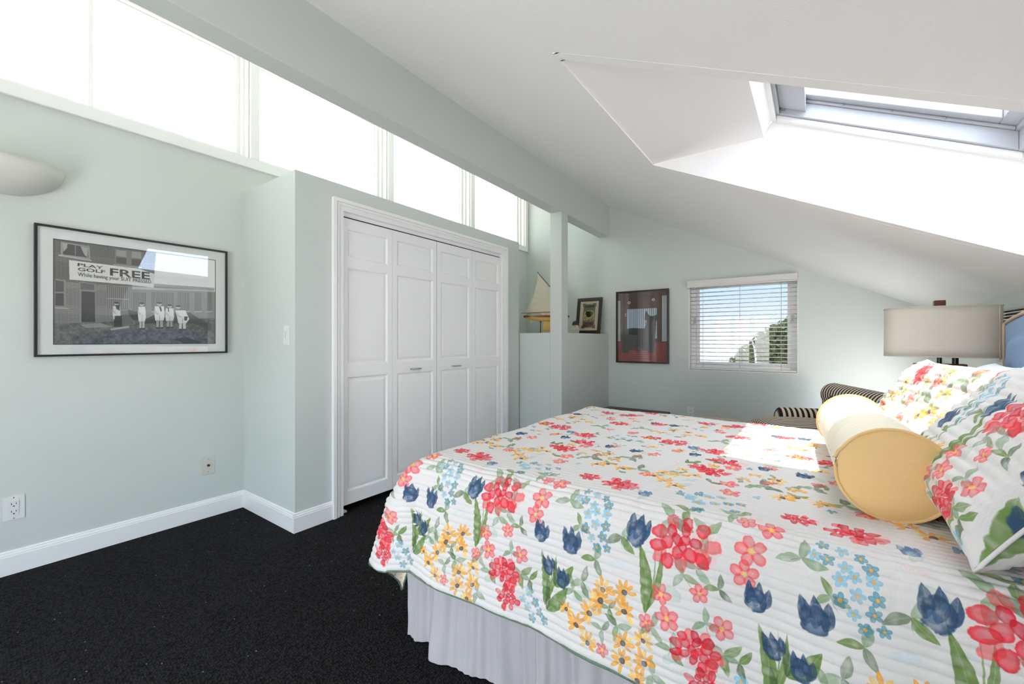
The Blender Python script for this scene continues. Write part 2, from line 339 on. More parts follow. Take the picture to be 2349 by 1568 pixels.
for i in range(3):
    p = rp(.10+.17*i, SY1-.062, OFF+.092); MB().lathe([(0, -.002), (.004, -.002), (.004, .002)], p, 10).build('screw', M_chrome, sk)
portal('skylight_portal', rp((XD+SX1)/2+.05, (SY0+SY1)/2, OFF+.22), 1.0, .75, (-.44, 0, -.9))
# beam
bz = lambda y: 2.481+.015*(3.76-y)
bm_ = MB(); n0 = bm_.add([(x, y, bz(y)) for y in (BY-.02, FY) for x in (-2.226, -2.094)]+[(x, y, ceil_z(x, y)+.02) for y in (BY-.02, FY) for x in (-2.226, -2.094)],
      [(0, 1, 3, 2), (4, 6, 7, 5), (0, 4, 5, 1), (2, 3, 7, 6), (0, 2, 6, 4), (1, 5, 7, 3)])
struct(bm_.build('trim_7', M_wall, bevel=.004))
# post and low partition with a ledge
struct(MB().box((-2.226, 3.757, 0), (-2.092, 3.892, bz(3.8)+.002)).build('trim_8', M_wall, bevel=.004))
struct(MB().box((LX, 3.762, 0), (-2.228, FY, 1.257)).box((-2.228, 3.893, 0), (-2.096, FY, 1.257)).build('wall_partition', M_wall, bevel=.004))
# closet box
CX = -2.605; CY0 = 1.333; CY1 = 3.742; CZ = 2.23
DY0 = YL(785, CX); DY1 = YL(1151, CX); DTOP = 2.052
cw = MB()
cw.box((LX, CY0, 0), (CX-.11, CY0+.10, CZ-.05)).box((LX, CY1-.10, 0), (CX-.11, CY1, CZ-.05)).box((LX, CY0, CZ-.05), (CX-.11, CY1, CZ))
cw.box((CX-.11, CY0, 0), (CX, DY0-.015, CZ)).box((CX-.11, DY1+.015, 0), (CX, CY1, CZ)).box((CX-.11, DY0-.015, DTOP+.012), (CX, DY1+.015, CZ))
struct(cw.build('wall_closet', M_wall))
# baseboards
def baseboard(name, a, b, nrm, h=.118, t=.015):
    m = MB(); a = Vector((*a, 0)); b = Vector((*b, 0)); nv = Vector((*nrm, 0))
    prof = [(0, 0), (t, 0), (t, h*.77), (t-.002, h*.80), (t-.002, h*.86), (t*.62, h*.90), (t*.55, h*.965), (t*.3, h), (0, h)]
    m.prism([a+nv*x+Vector((0, 0, z)) for x, z in prof], b-a)
    return struct(m.build(name, M_trim))
baseboard('baseboard_left', (LX, BY), (LX, CY0), (1, 0))
baseboard('baseboard_closet_side', (LX+.0152, CY0), (CX-.0002, CY0), (0, -1))
baseboard('baseboard_closet_front', (CX, CY0-.015), (CX, DY0-.07), (1, 0))
baseboard('baseboard_closet_end', (CX, DY1+.075), (CX, CY1), (1, 0))
baseboard('baseboard_far', (-2.09, FY), (RX, FY), (0, -1))
baseboard('baseboard_right', (RX, BY), (RX, FY), (-1, 0))
# door casing with stepped moulding
cs = MB()
OW = .076; ZT_ = DTOP+OW
for a, b, th in ((0, .30, .026), (.30, .40, .013), (.40, .56, .021), (.56, .68, .012), (.68, 1, .015)):
    ya, yb, za, zb_ = DY0-OW+a*OW, DY0-OW+b*OW, ZT_-a*OW, ZT_-b*OW; yc, yd = DY1+OW-a*OW, DY1+OW-b*OW
    cs.prism([(CX, ya, 0), (CX, yb, 0), (CX, yb, zb_), (CX, ya, za)], (th, 0, 0)); cs.prism([(CX, yc, 0), (CX, yc, za), (CX, yd, zb_), (CX, yd, 0)], (th, 0, 0))
    cs.prism([(CX, ya, za), (CX, yb, zb_), (CX, yd, zb_), (CX, yc, za)], (th, 0, 0))
cs.box((CX-.11, DY0-.015, 0), (CX+.001, DY0, DTOP)).box((CX-.11, DY1, 0), (CX+.001, DY1+.015, DTOP)).box((CX-.11, DY0-.015, DTOP), (CX+.001, DY1+.015, DTOP+.012))
cs.box((CX-.065, DY0, DTOP-.012), (CX-.04, DY1, DTOP))
struct(cs.build('trim_9', M_trim))
# bifold doors
d1 = struct(thing('door_1', None, None)); DXF = CX-.012
MB().box((DXF-.045, DY0+.002, DTOP-.030), (DXF-.02, DY1-.002, DTOP-.012)).build('track', M_dark, d1)
MB().box((DXF-.012, DY0, DTOP-.026), (DXF-.004, DY1, DTOP)).build('header_strip', M_trim, d1)
ub = [DY0+.003, YL(900, DXF), YL(1001.5, DXF), YL(1083, DXF), DY1-.003]
ZR = [(.14, .926), (1.015, 1.68), (1.745, 1.946)]
for i in range(4):
    y0 = ub[i]+.0015; y1 = ub[i+1]-.0015
    if i == 2: y0 += .005
    zb, zt = .052, DTOP-.036; st = .042 if i in (0, 2) else .042
    lf = MB(); T = .034; xf = DXF; xb = DXF-T
    lf.box((xb, y0, zb), (xf, y0+st, zt)).box((xb, y1-st, zb), (xf, y1, zt))
    zz = [zb]+[z for a in ZR for z in a]+[zt]
    for j in range(0, len(zz), 2): lf.box((xb, y0+st, zz[j]), (xf, y1-st, zz[j+1]))
    leaf = lf.build('door_leaf', M_door, d1)
    for (a, b) in ZR:      # raised panel: moulding slope, flat field
        pm = MB(); p0, p1 = y0+st, y1-st
        def rect(ins, x): return [(x, p0+ins, a+ins), (x, p1-ins, a+ins), (x, p1-ins, b-ins), (x, p0+ins, b-ins)]
        rings = [rect(0, xf-.001), rect(.005, xf-.003), rect(.009, xf-.014), rect(.015, xf-.015), rect(.018, xf-.009), rect(.036, xf-.005)]
        vs = [p for r in rings for p in r]; fs = []
        for q in range(len(rings)-1):
            for e_ in range(4): fs.append((q*4+e_, q*4+(e_+1) % 4, (q+1)*4+(e_+1) % 4, (q+1)*4+e_))
        fs.append(tuple((len(rings)-1)*4+e_ for e_ in range(4))); vs += rect(0, xb+.01); bb = len(rings)*4
        fs.append((bb+3, bb+2, bb+1, bb)); fs += [(e_, bb+e_, bb+(e_+1) % 4, (e_+1) % 4) for e_ in range(4)]
        pm.add(vs, fs); pm.build('panel', M_door, leaf)
    if i in (1, 2):
        yc = YL(953, DXF) if i == 1 else YL(1045.5, DXF); zc = on_x(953, 845, DXF)[2]
        path = [(DXF, yc-.048, zc), (DXF+.018, yc-.046, zc), (DXF+.025, yc-.038, zc), (DXF+.027, yc, zc+.001), (DXF+.025, yc+.038, zc), (DXF+.018, yc+.046, zc), (DXF, yc+.048, zc)]
        MB().tube(path, .0048, 10).build('handle', M_chrome, leaf, smooth=True)
MB().box((DXF-.02, DY0, .008), (DXF+.012, DY0+.035, .02)).build('floor_pivot', M_ivory, d1)

# far window: vinyl frame, panes, latches
w5 = struct(thing('window_5', None, None))
m = MB()
def ringy(m, y0, y1, x0, x1, z0, z1, wd):
    m.box((x0, y0, z0), (x0+wd, y1, z1)).box((x1-wd, y0, z0), (x1, y1, z1)).box((x0+wd, y0, z0), (x1-wd, y1, z0+wd)).box((x0+wd, y0, z1-wd), (x1-wd, y1, z1))
ringy(m, FY+.001, FY+.15, HX0-.002, HX1+.002, HZ0-.002, HZ1+.002, .008); m.build('jamb', M_trim, w5)
m = MB(); ringy(m, FY+.07, FY+.14, HX0+.006, HX1-.006, HZ0+.006, HZ1-.006, .055); ringy(m, FY+.09, FY+.13, HX0+.061, HX1-.061, HZ0+.061, HZ1-.061, .03)
m.build('window_frame', M_trim, w5, bevel=.004)
MB().box((HX0+.09, FY+.108, HZ0+.09), (HX1-.09, FY+.113, HZ1-.09)).build('pane', M_glass_far, w5)
for X, Z in ((HX0+.05, 1.40), (HX1-.05, 1.40)):
    MB().box((X-.01, FY+.05, Z-.035), (X+.01, FY+.07, Z+.03)).tube([(X, FY+.05, Z), (X-.012, FY+.035, Z-.05)], .006, 8).build('latch', M_alu, w5, smooth=False)
portal('far_portal', ((HX0+HX1)/2, FY+.2, (HZ0+HZ1)/2), HX1-HX0, HZ1-HZ0, (0, -1, 0))
# ------------------------------------------------------------------ the blind
bl = thing('window_blind', 'white horizontal slat blind hanging open in the far window', 'blind')
MB().xz([(HX0-.012, HZ1-.082), (HX1-.004, HZ1-.082), (HX1-.004, HZ1-.006), (HX0-.012, HZ1-.006)], FY-.022, FY-.006).box((HX0-.012, FY-.03, HZ1-.082), (HX1-.004, FY-.006, HZ1-.07)).box((HX0-.012, FY-.028, HZ1-.03), (HX1-.004, FY-.006, HZ1-.006)).build('valance', M_blind, bl, bevel=.003)
MB().box((HX0+.012, FY+.01, HZ1-.05), (HX1-.012, FY+.05, HZ1-.01)).build('head_rail', M_blind, bl)
zs = HZ1-.095; pitch = .0433; sl = None; cnt = 0
while zs > HZ0+.045:
    me_ = MB()
    me_.grid(lambda a, b: ((HX0+.012+(HX1-HX0-.024)*a, FY+.006+.048*b, .0022*math.sin(PI*b)-.0045*(b-.5)), (a, b)), 1, 6)
    if sl is None: sl = me_.build('slat', M_blind, bl, smooth=True, solid=.0028); sl.location.z = zs
    else:
        c = sl.copy(); COL.objects.link(c); c.parent = bl; c.location.z = zs
    zs -= pitch; cnt += 1
MB().box((HX0+.012, FY+.006, HZ0+.012), (HX1-.012, FY+.054, HZ0+.030)).build('bottom_rail', M_blind, bl, bevel=.003)
M_cord = mat('cord', (.42, .40, .38, 1), .8)
for X in (HX0+.14, HX0+.50, HX1-.14):
    MB().tube([(X, FY+.004, HZ1-.05), (X, FY+.004, HZ0+.03)], .0011, 6).tube([(X, FY+.056, HZ1-.05), (X, FY+.056, HZ0+.03)], .0011, 6).build('ladder_cord', M_cord, bl)
    MB().lathe([(0, -.003), (.007, -.003), (.007, .003), (0, .003)], (X, FY+.004, HZ0+.010), 10).build('cord_plug', M_blind, bl)

# ------------------------------------------------------------------ outside
struct(MB().box((-30, FY+.4, -3.2), (30, 60, -3.0)).build('terrain_ground', mat('pale_roof', (.75, .74, .72, 1), .9, var=.1)))
struct(MB().box((-14, 7.5, .30), (-1.6, 60, .36)).build('terrace_roof', mat('white_roof', (.85, .84, .83, 1), .9, var=.05)))
tree = thing('tree', 'leafy green tree seen through the slats of the far window', 'tree')
M_bark = mat('bark', (.10, .07, .05, 1), .9, bump=.3, bscale=40)
M_leaf = mat('leaves', (.34, .38, .17, 1), .6, var=.6, vscale=2.2, trans=.35)
MB().tube([(-.4, 14, -3), (-.45, 14, -.5), (-.6, 14, 1.3)], [.2, .15, .06], 10).tube([(-.45, 14, -.5), (-1.3, 13.8, .7)], [.1, .04], 8).tube([(-.45, 14, -.5), (.4, 14.1, 1.2)], [.1, .04], 8).build('trunk', M_bark, tree, smooth=True)
lf = MB(); rr = random.Random(5)
cl_ = [(x, 14+rr.uniform(-.4, .4), z, r) for x, z, r in ((-.6, 1.15, .62), (-1.1, .85, .55), (-1.5, .55, .5), (-1.9, .35, .34), (-1.0, 1.22, .34), (-.3, 1.45, .55), (-.7, .35, .75), (-1.4, .1, .6), (-.1, .6, .9), (.5, .9, .9), (.3, 1.7, .5), (-1.25, .6, .6), (-2.1, .1, .3), (.2, -.3, 1.0), (-.9, -.4, .8))]
for (x, y, z, r) in cl_:
    for _ in range(int(1300*r)):
        d = Vector((rr.gauss(0, 1), rr.gauss(0, 1), rr.gauss(0, 1))).normalized()*r*rr.uniform(.55, 1.08)
        c = Vector((x, y, z))+d; a = Vector((rr.gauss(0, 1), rr.gauss(0, 1), rr.gauss(0, .6))).normalized(); b = a.cross(Vector((rr.gauss(0, 1), rr.gauss(0, 1), rr.gauss(0, 1)))).normalized()
        s_ = rr.uniform(.05, .10); lf.add([c-a*s_, c+b*s_*.5, c+a*s_, c-b*s_*.5], [(0, 1, 2, 3)])
fo = lf.build('foliage', M_leaf, tree); fo['kind'] = 'stuff'
tag(MB().tube([on_y(1727, 785, 13), on_y(1731, 800, 12.9), on_y(1737, 860, 12.7)], .022, 8).build('pole', mat('white_pole', (.8, .8, .8, 1), .5)), 'thin pale pole standing in front of the tree outside the window', 'pole')

# ================================================================== PAINTED PRINTS (made in memory, no files)
def smooth_noise(h, w_, cells, rng, wrapx=True):
    g = rng.random((max(2, int(cells*h/w_))+1, cells)); g = np.concatenate([g, g[:, :1]], 1) if wrapx else np.concatenate([g, rng.random((g.shape[0], 1))], 1)
    yy = np.linspace(0, g.shape[0]-1.001, h); xx = np.linspace(0, g.shape[1]-1.001, w_)
    y0 = yy.astype(int); x0 = xx.astype(int); fy = (yy-y0)[:, None]; fx = (xx-x0)[None]; fy = fy*fy*(3-2*fy); fx = fx*fx*(3-2*fx)
    a = g[y0][:, x0]; b = g[y0][:, x0+1]; c = g[y0+1][:, x0]; d = g[y0+1][:, x0+1]
    return (a*(1-fx)+b*fx)*(1-fy)+(c*(1-fx)+d*fx)*fy
class Paint:
    """Watercolour brushes on a canvas measured in metres; x wraps."""
    def __init__(s, wm, hm, res, base, seed=3):
        s.wm, s.hm = wm, hm; s.W = int(wm/res); s.H = int(hm/res); s.res = res
        s.c = np.ones((s.H, s.W, 3), dtype=np.float32)*np.array(base, dtype=np.float32)
        r = np.random.default_rng(seed); s.n1 = smooth_noise(s.H, s.W, int(wm/.012), r); s.n2 = smooth_noise(s.H, s.W, int(wm/.0035), r); s.r = random.Random(seed)
    def win(s, cx, cy, R):
        x0 = int((cx-R)/s.res); x1 = int((cx+R)/s.res)+1; y0 = max(0, int((cy-R)/s.res)); y1 = min(s.H, int((cy+R)/s.res)+1)
        if y1 <= y0: return None
        xi = np.arange(x0, x1); yi = np.arange(y0, y1); X, Y = np.meshgrid((xi+.5)*s.res-cx, (yi+.5)*s.res-cy)
        return np.ix_(yi, xi % s.W), X, Y
    def blend(s, ix, a, col, var=.25):
        n1 = s.n1[ix]; n2 = s.n2[ix]; t = np.clip(a, 0, 1)*(1-var*1.6*n1*n1-.12*n2)
        col = np.array(col, dtype=np.float32)*(1-.18*(n1[..., None]-.5)-.1*(n2[..., None]-.5))
        s.c[ix] = s.c[ix]*(1-t[..., None])+col*t[..., None]
    def ell(s, cx, cy, rx, ry, ang, col, al=.9, edge=.16, var=.25):
        w_ = s.win(cx, cy, max(rx, ry)*1.25)
        if not w_: return
        ix, X, Y = w_; ca, sa = math.cos(ang), math.sin(ang); x = X*ca+Y*sa; y = -X*sa+Y*ca
        d = np.sqrt((x/rx)**2+(y/ry)**2)+.22*(s.n1[ix]-.5)+.1*(s.n2[ix]-.5)
        a = np.clip((1.0-d)/.10, 0, 1)*al*(1-edge+edge*np.clip((d-.5)*3, 0, 1)); s.blend(ix, a, col, var)
    def leaf(s, x0, y0, x1, y1, wd, col, al=.85, var=.35):
        L = math.hypot(x1-x0, y1-y0); w_ = s.win((x0+x1)/2, (y0+y1)/2, L*.62+wd)
        if not w_: return
        ix, X, Y = w_; ca, sa = (x1-x0)/L, (y1-y0)/L; t = (X*ca+Y*sa)/L+.5; q = -X*sa+Y*ca
        hw = wd*.5*np.sin(PI*np.clip(t, 0, 1)**.8)**.8*(1+.25*(s.n1[ix]-.5)); q = q+.06*L*np.sin(PI*np.clip(t, 0, 1))
        a = np.clip((hw-np.abs(q))/.0012+.3, 0, 1)*((t > 0) & (t < 1))*al*(1-.22*(np.abs(q) < .0007)); s.blend(ix, a, col, var)
    def line(s, x0, y0, x1, y1, wd, col, al=.8): s.leaf(x0, y0, x1, y1, wd, col, al, .1)
def c8(r, g, b): return (r/255, g/255, b/255)
RED, CORAL, PINK = c8(218, 40, 52), c8(228, 82, 84), c8(240, 160, 160)
G1, G2, G3, G4 = c8(84, 114, 44), c8(108, 138, 96), c8(66, 88, 54), c8(160, 184, 164)
NAVY, NAVY2, SKYB, TEAL = c8(44, 68, 98), c8(90, 118, 150), c8(122, 178, 204), c8(70, 134, 156)
ORA, YEL, BRN = c8(232, 152, 48), c8(238, 186, 90), c8(74, 62, 62)
def flower5(P, x, y, r, col=CORAL, ctr=YEL, rot=None):
    rot = P.r.uniform(0, 2) if rot is None else rot
    for k_ in range(5):
        a = rot+k_*2*PI/5; P.ell(x+math.cos(a)*r*.58, y+math.sin(a)*r*.58, r*.48, r*.40, a, col, .85, .3)
    for k_ in range(5):
        a = rot+k_*2*PI/5; P.ell(x+math.cos(a)*r*.45, y+math.sin(a)*r*.45, r*.22, r*.12, a, PINK, .5)
    P.ell(x, y, r*.24, r*.24, 0, ctr, .95)
def small_blue(P, x, y, r):
    rot = P.r.uniform(0, 2); col = TEAL if P.r.random() < .5 else SKYB
    for k_ in range(5):
        a = rot+k_*2*PI/5; P.ell(x+math.cos(a)*r*.6, y+math.sin(a)*r*.6, r*.45, r*.36, a, col, .85)
    P.ell(x, y, r*.26, r*.26, 0, ORA, .95)
def peony(P, x, y, r, fade=False):
    r *= 1.12
    P.ell(x+r*.35, y-r*.1, r*.85, r*.55, .3, PINK, .38)
    for k_ in range(5):
        a = P.r.uniform(0, 6.28); q = r*P.r.uniform(.6, .95); P.ell(x+math.cos(a)*q, y+math.sin(a)*q*.75, r*.28, r*.2, a, CORAL, .75)
    for n_, rad, sz in ((9, .80, .25), (6, .46, .23), (3, .15, .2)):
        o_ = P.r.uniform(0, 6)
        for k_ in range(n_):
            if n_ == 9 and P.r.random() < .18: continue
            a = o_+k_*2*PI/n_+P.r.uniform(-.12, .12); q = r*rad*P.r.uniform(.88, 1.06); c_ = RED if P.r.random() < .75 else c8(196, 28, 44)
            P.ell(x+math.cos(a)*q, y+math.sin(a)*q*.78, r*sz*P.r.uniform(.85, 1.15), r*sz*P.r.uniform(.66, .9), a+P.r.uniform(-.5, .5), c_, .93, .32)
def tulip(P, x, y, h, tilt=0, light=False):
    c = NAVY2 if light else NAVY; w_ = h*.66; ca, sa = math.cos(tilt), math.sin(tilt)
    def T(px, py): return (x+px*ca-py*sa, y+px*sa+py*ca)
    P.ell(*T(0, -h*.10), w_*.50, h*.40, tilt, c, .95, .3, .45)
    for dx, hh in ((-.40, .44), (0, .50), (.40, .40)):
        a = T(dx*w_*.75, -h*.30); b = T(dx*w_*1.15, h*hh); P.leaf(*a, *b, w_*.46, c, .95, .4)
    P.ell(*T(-.05*h, -h*.20), w_*.20, h*.15, tilt, NAVY2 if not light else c8(190, 205, 220), .6); P.ell(*T(.12*h, .05*h), w_*.10, h*.12, tilt+.2, NAVY2, .45)
def daisy(P, x, y, r, rot=1.6):
    for k_ in range(8):
        a = rot+(k_-3.5)*.62+P.r.uniform(-.1, .1); rr_ = r*P.r.uniform(.75, 1.05)
        P.ell(x+math.cos(a)*rr_*.62, y+math.sin(a)*rr_*.62, rr_*.42, r*.15, a, ORA if P.r.random() < .75 else YEL, .95)
    P.ell(x, y, r*.24, r*.21, 0, BRN, .95)
def sprig(P, x, y, s_, n=3, col=None, ang=None):
    ang = P.r.uniform(0, 6.28) if ang is None else ang
    for k_ in range(n):
        a = ang+k_*2.0+P.r.uniform(-.4, .4); P.leaf(x, y, x+math.cos(a)*s_, y+math.sin(a)*s_, s_*.42, col or P.r.choice([G3, G2, G2, G1]), P.r.uniform(.6, .85))
def blades(P, x, y, s_):
    P.leaf(x, y, x-.16*s_, y+1.0*s_, .20*s_, G1, .92); P.leaf(x+.02*s_, y+.05*s_, x+.2*s_, y+1.0*s_, .10*s_, G1, .88); P.line(x, y, x+.08*s_, y+1.05*s_, .022*s_, G1)
def ditsy_image():
    P = Paint(.3, .3, .001, c8(236, 222, 205), 9)
    for k_ in range(230): P.ell(P.r.uniform(0, .3), P.r.uniform(0, .3), .006, .0035, P.r.uniform(0, 3), P.r.choice([YEL, YEL, c8(214, 160, 110), c8(168, 140, 120)]), .7)
    return P.c

# quilt profile in (Y, z): V = arc length from the hem of the near side
ZT = .725; X0Q, Y0Q, Y1Q, X1Q = -1.215, 1.19, 2.60, .655; LQ = .455; RQ = .10
def drop(r_):
    if r_ <= 0: return 0, 0
    th = 1.38; q = RQ*th
    if r_ < q: return RQ*math.sin(r_/RQ), RQ*(1-math.cos(r_/RQ))
    o, d_ = RQ*math.sin(th), RQ*(1-math.cos(th)); e_ = r_-q; return o+e_*.165, d_+e_*.986
def pix_to_uv(u, v):
    """photo point -> (X, arc length) on the cloth."""
    d = ray(u, v); best = None; prev = None; V = 0
    N = 60
    pts = [(LQ-LQ*i/N, None) for i in range(N+1)]
    prof = []
    for r_, _ in pts:
        o, dd = drop(r_); prof.append((Y0Q-o, ZT-dd, LQ-r_))
    prof.append((Y1Q, ZT, LQ+Y1Q-Y0Q))
    for (ya, za, va), (yb, zb, vb) in zip(prof, prof[1:]):
        # line (t*dy, CAMZ+t*dz) against segment
        ex, ez = yb-ya, zb-za; den = d[1]*ez-d[2]*ex
        if abs(den) < 1e-9: continue
        t = (ya*ez-(za-CAMZ)*ex)/den; s_ = (d[1]*t-ya)/ex if abs(ex) > abs(ez) else (CAMZ+d[2]*t-za)/ez
        if t > 0 and -1e-6 <= s_ <= 1+1e-6 and (best is None or t < best[0]): best = (t, d[0]*t, va+(vb-va)*s_)
    return (best[1], best[2]) if best else None
PER = .565; VTOT = LQ*2+(Y1Q-Y0Q)
FL = [  # kind, photo point, size in metres
 ('peony', 1565, 1245, .068), ('peony', 1597, 1488, .050), ('peony', 1165, 1300, .042), ('peony', 1163, 1368, .040), ('peony', 1420, 1117, .052), ('peony', 1353, 1098, .035),
 ('f5', 1723, 1265, .033), ('f5', 1707, 1316, .029), ('f5', 1520, 1357, .024), ('f5', 1535, 1412, .028), ('f5', 1606, 1358, .021), ('f5', 1640, 1397, .019), ('f5', 1656, 1441, .026), ('f5', 1487, 1420, .020), ('f5', 1385, 1486, .018),
 ('f5', 1713, 1206, .022), ('f5', 1769, 1222, .028),
 ('tulip', 1465, 1215, .085), ('tulip', 1312, 1238, .085), ('tulip', 1240, 1217, .072), ('tulipl', 1478, 1140, .05), ('tulip', 1255, 1296, .06), ('tulip', 1290, 1325, .062),
 ('blue', 1350, 1132, .013), ('blue', 1372, 1140, .013), ('blue', 1392, 1150, .012), ('blue', 1345, 1152, .014), ('blue', 1365, 1163, .013), ('blue', 1398, 1165, .014), ('blue', 1352, 1180, .014), ('blue', 1372, 1176, .012), ('blue', 1395, 1182, .014),
 ('blue', 1346, 1210, .014), ('blue', 1369, 1203, .014), ('blue', 1393, 1208, .014), ('blue', 1361, 1230, .012), ('blue', 1386, 1230, .014), ('blue', 1373, 1253, .013), ('blue', 1396, 1255, .012), ('blue', 1330, 1145, .013),
 ('daisy', 1387, 1348, .034), ('daisy', 1437, 1355, .034), ('daisy', 1383, 1373, .036), ('daisy', 1436, 1398, .034), ('daisy', 1358, 1402, .036), ('daisy', 1325, 1430, .034), ('daisy', 1352, 1470, .030), ('daisy', 1433, 1470, .032), ('daisy', 1480, 1463, .028), ('daisy', 1430, 1510, .034), ('daisy', 1482, 1515, .034), ('daisy', 1300, 1395, .024), ('daisy', 1466, 1555, .03),
 ('blue', 1210, 1360, .014), ('blue', 1222, 1385, .014), ('blue', 1205, 1395, .013), ('blue', 1232, 1408, .013), ('blue', 1215, 1420, .014), ('blue', 1245, 1425, .013), ('blue', 1195, 1375, .012),
 ('blades', 1485, 1400, .16), ('blades', 1245, 1390, .15), ('leafr', 1270, 1345, .08), ('leafr', 1250, 1400, .09),
 ('sprig', 1148, 1185, .04), ('sprig', 1335, 1205, .035), ('sprig', 1430, 1230, .05), ('sprig', 1370, 1280, .045), ('sprig', 1565, 1330, .05), ('sprig', 1600, 1300, .045), ('sprig', 1620, 1230, .05), ('sprig', 1690, 1190, .05), ('sprig', 1545, 1195, .06), ('sprig', 1420, 1430, .04), ('sprig', 1500, 1430, .04), ('sprig', 1385, 1440, .035), ('sprig', 1650, 1350, .035), ('sprig', 1620, 1425, .035), ('sprig', 1545, 1480, .04), ('sprig', 1660, 1500, .045), ('sprig', 1210, 1330, .04), ('sprig', 1340, 1330, .045), ('sprig', 1318, 1350, .04), ('sprig', 1500, 1540, .04), ('sprig', 1400, 1390, .03), ('sprig', 1580, 1180, .045), ('sprig', 1465, 1080, .06), ('sprig', 1310, 1150, .05),
 # the top, away from the edge
 ('daisy', 1525, 1111, .034), ('daisy', 1546, 1124, .036), ('daisy', 1556, 1098, .034), ('daisy', 1500, 1098, .03), ('daisy', 1520, 1092, .03),
 ('blue', 1560, 1140, .016), ('blue', 1580, 1150, .018), ('blue', 1600, 1162, .02), ('blue', 1605, 1143, .016), ('blue', 1625, 1150, .016), ('blue', 1640, 1165, .014), ('blue', 1655, 1150, .014), ('blue', 1670, 1165, .014), ('blue', 1685, 1180, .013), ('blue', 1600, 1178, .016), ('blue', 1700, 1165, .013),
 ('f5', 1627, 1091, .026), ('f5', 1671, 1118, .03), ('f5', 1674, 1138, .03), ('peony', 1668, 1067, .055), ('leafr', 1572, 1070, .06),
 ('daisy', 1395, 1070, .034), ('daisy', 1429, 1080, .034), ('daisy', 1368, 1070, .03), ('daisy', 1410, 1060, .03), ('f5', 1480, 1094, .025),
 ('sprig', 1360, 1052, .07), ('sprig', 1450, 1055, .06), ('tulip', 1399, 1026, .06), ('tulip', 1458, 1036, .07), ('tulip', 1593, 1050, .06), ('tulipl', 1590, 1033, .06), ('peony', 1296, 1031, .05), ('f5', 1342, 1025, .03), ('f5', 1500, 1048, .026),
 ('peony', 1341, 999, .05), ('peony', 1547, 1019, .055), ('peony', 1494, 1007, .04), ('blue', 1430, 1006, .016), ('blue', 1445, 1012, .016), ('blue', 1415, 1010, .016), ('blue', 1470, 1015, .016), ('blue', 1455, 1003, .016), ('daisy', 1520, 996, .03), ('daisy', 1545, 990, .03), ('daisy', 1575, 1003, .03), ('daisy', 1500, 992, .03),
 ('tulip', 1501, 971, .06), ('tulip', 1545, 978, .07), ('peony', 1422, 975, .05), ('peony', 1443, 953, .05), ('f5', 1400, 965, .03), ('daisy', 1317, 960, .032), ('daisy', 1351, 973, .034), ('daisy', 1335, 966, .03), ('sprig', 1470, 985, .06), ('sprig', 1380, 982, .06), ('blue', 1380, 955, .016), ('blue', 1395, 952, .016), ('blue', 1360, 958, .016),
]
def quilt_image():
    P = Paint(PER, VTOT, .0009, c8(216, 211, 207), 4); placed = []
    def at(u, v):
        q = pix_to_uv(u, v); return None if q is None else (q[0] % PER, q[1])
    # pale washes first
    for k_ in range(26):
        P.ell(P.r.uniform(0, PER), P.r.uniform(.02, VTOT), P.r.uniform(.02, .035), P.r.uniform(.01, .016), P.r.uniform(0, 3), P.r.choice([G4, G4, c8(238, 196, 196), c8(190, 212, 222)]), .45)
    order = {'sprig': 0, 'blades': 1, 'leafr': 1}
    items = sorted(FL, key=lambda f: order.get(f[0], 2))
    for kind, u, v, s_ in items:
        p = at(u, v)
        if not p: continue
        x, y = p
        lim = {'blue': .012, 'daisy': .02, 'sprig': .02}.get(kind, .035)
        if any(kk == kind and abs((x-a+PER/2) % PER-PER/2) < lim and abs(y-b) < lim for kk, a, b in placed): continue
        placed.append((kind, x, y))
        if kind == 'peony': peony(P, x, y, s_)
        elif kind == 'f5': flower5(P, x, y, s_)
        elif kind == 'tulip': tulip(P, x, y, s_*.95, P.r.uniform(-.2, .2))
        elif kind == 'tulipl': tulip(P, x, y, s_, .2, True)
        elif kind == 'blue': small_blue(P, x, y, s_)
        elif kind == 'daisy': daisy(P, x, y, s_, 1.9+P.r.uniform(-.6, .6))
        elif kind == 'blades': blades(P, x, y, s_)
        elif kind == 'leafr': P.leaf(x, y, x+s_*.75, y+s_*.95, s_*.42, G1, .9); P.leaf(x, y, x-s_*.1, y+s_*.9, s_*.22, G3, .8)
        elif kind == 'sprig': sprig(P, x, y, s_*1.0, 3); P.line(x, y, x+P.r.uniform(-.03, .03), y-P.r.uniform(.01, .03), .0016, BRN, .6)
    for k_ in range(110): # fill of small leaves on the far half and hem
        y = P.r.choice([P.r.uniform(.60, VTOT), P.r.uniform(.60, 1.3), P.r.uniform(1.1, VTOT)]); x = P.r.uniform(0, PER); t = P.r.random()
        if t < .25: small_blue(P, x, y, .013)
        elif t < .4: flower5(P, x, y, .022)
        elif t < .5 and y > .2: peony(P, x, y, .04)
        elif t < .65: daisy(P, x, y, .026)
        else: sprig(P, x, y, .035, 2)
    return P.c
IM_quilt = image_from('quilt_print', quilt_image()); IM_ditsy = image_from('ditsy_print', ditsy_image())
M_quilt = print_mat('quilt_cotton', IM_quilt, .85, bump=.35, bscale=14, stretch=(9, 4, 1), sheen=0)
M_ditsy = print_mat('ditsy_cotton', IM_ditsy, .85)
M_skirt = mat('skirt_cotton', (.49, .455, .46, 1), .6, bump=.15, bscale=60, spec=.25)
M_white = mat('white_cotton', (.78, .79, .82, 1), .8, bump=.15, bscale=40)

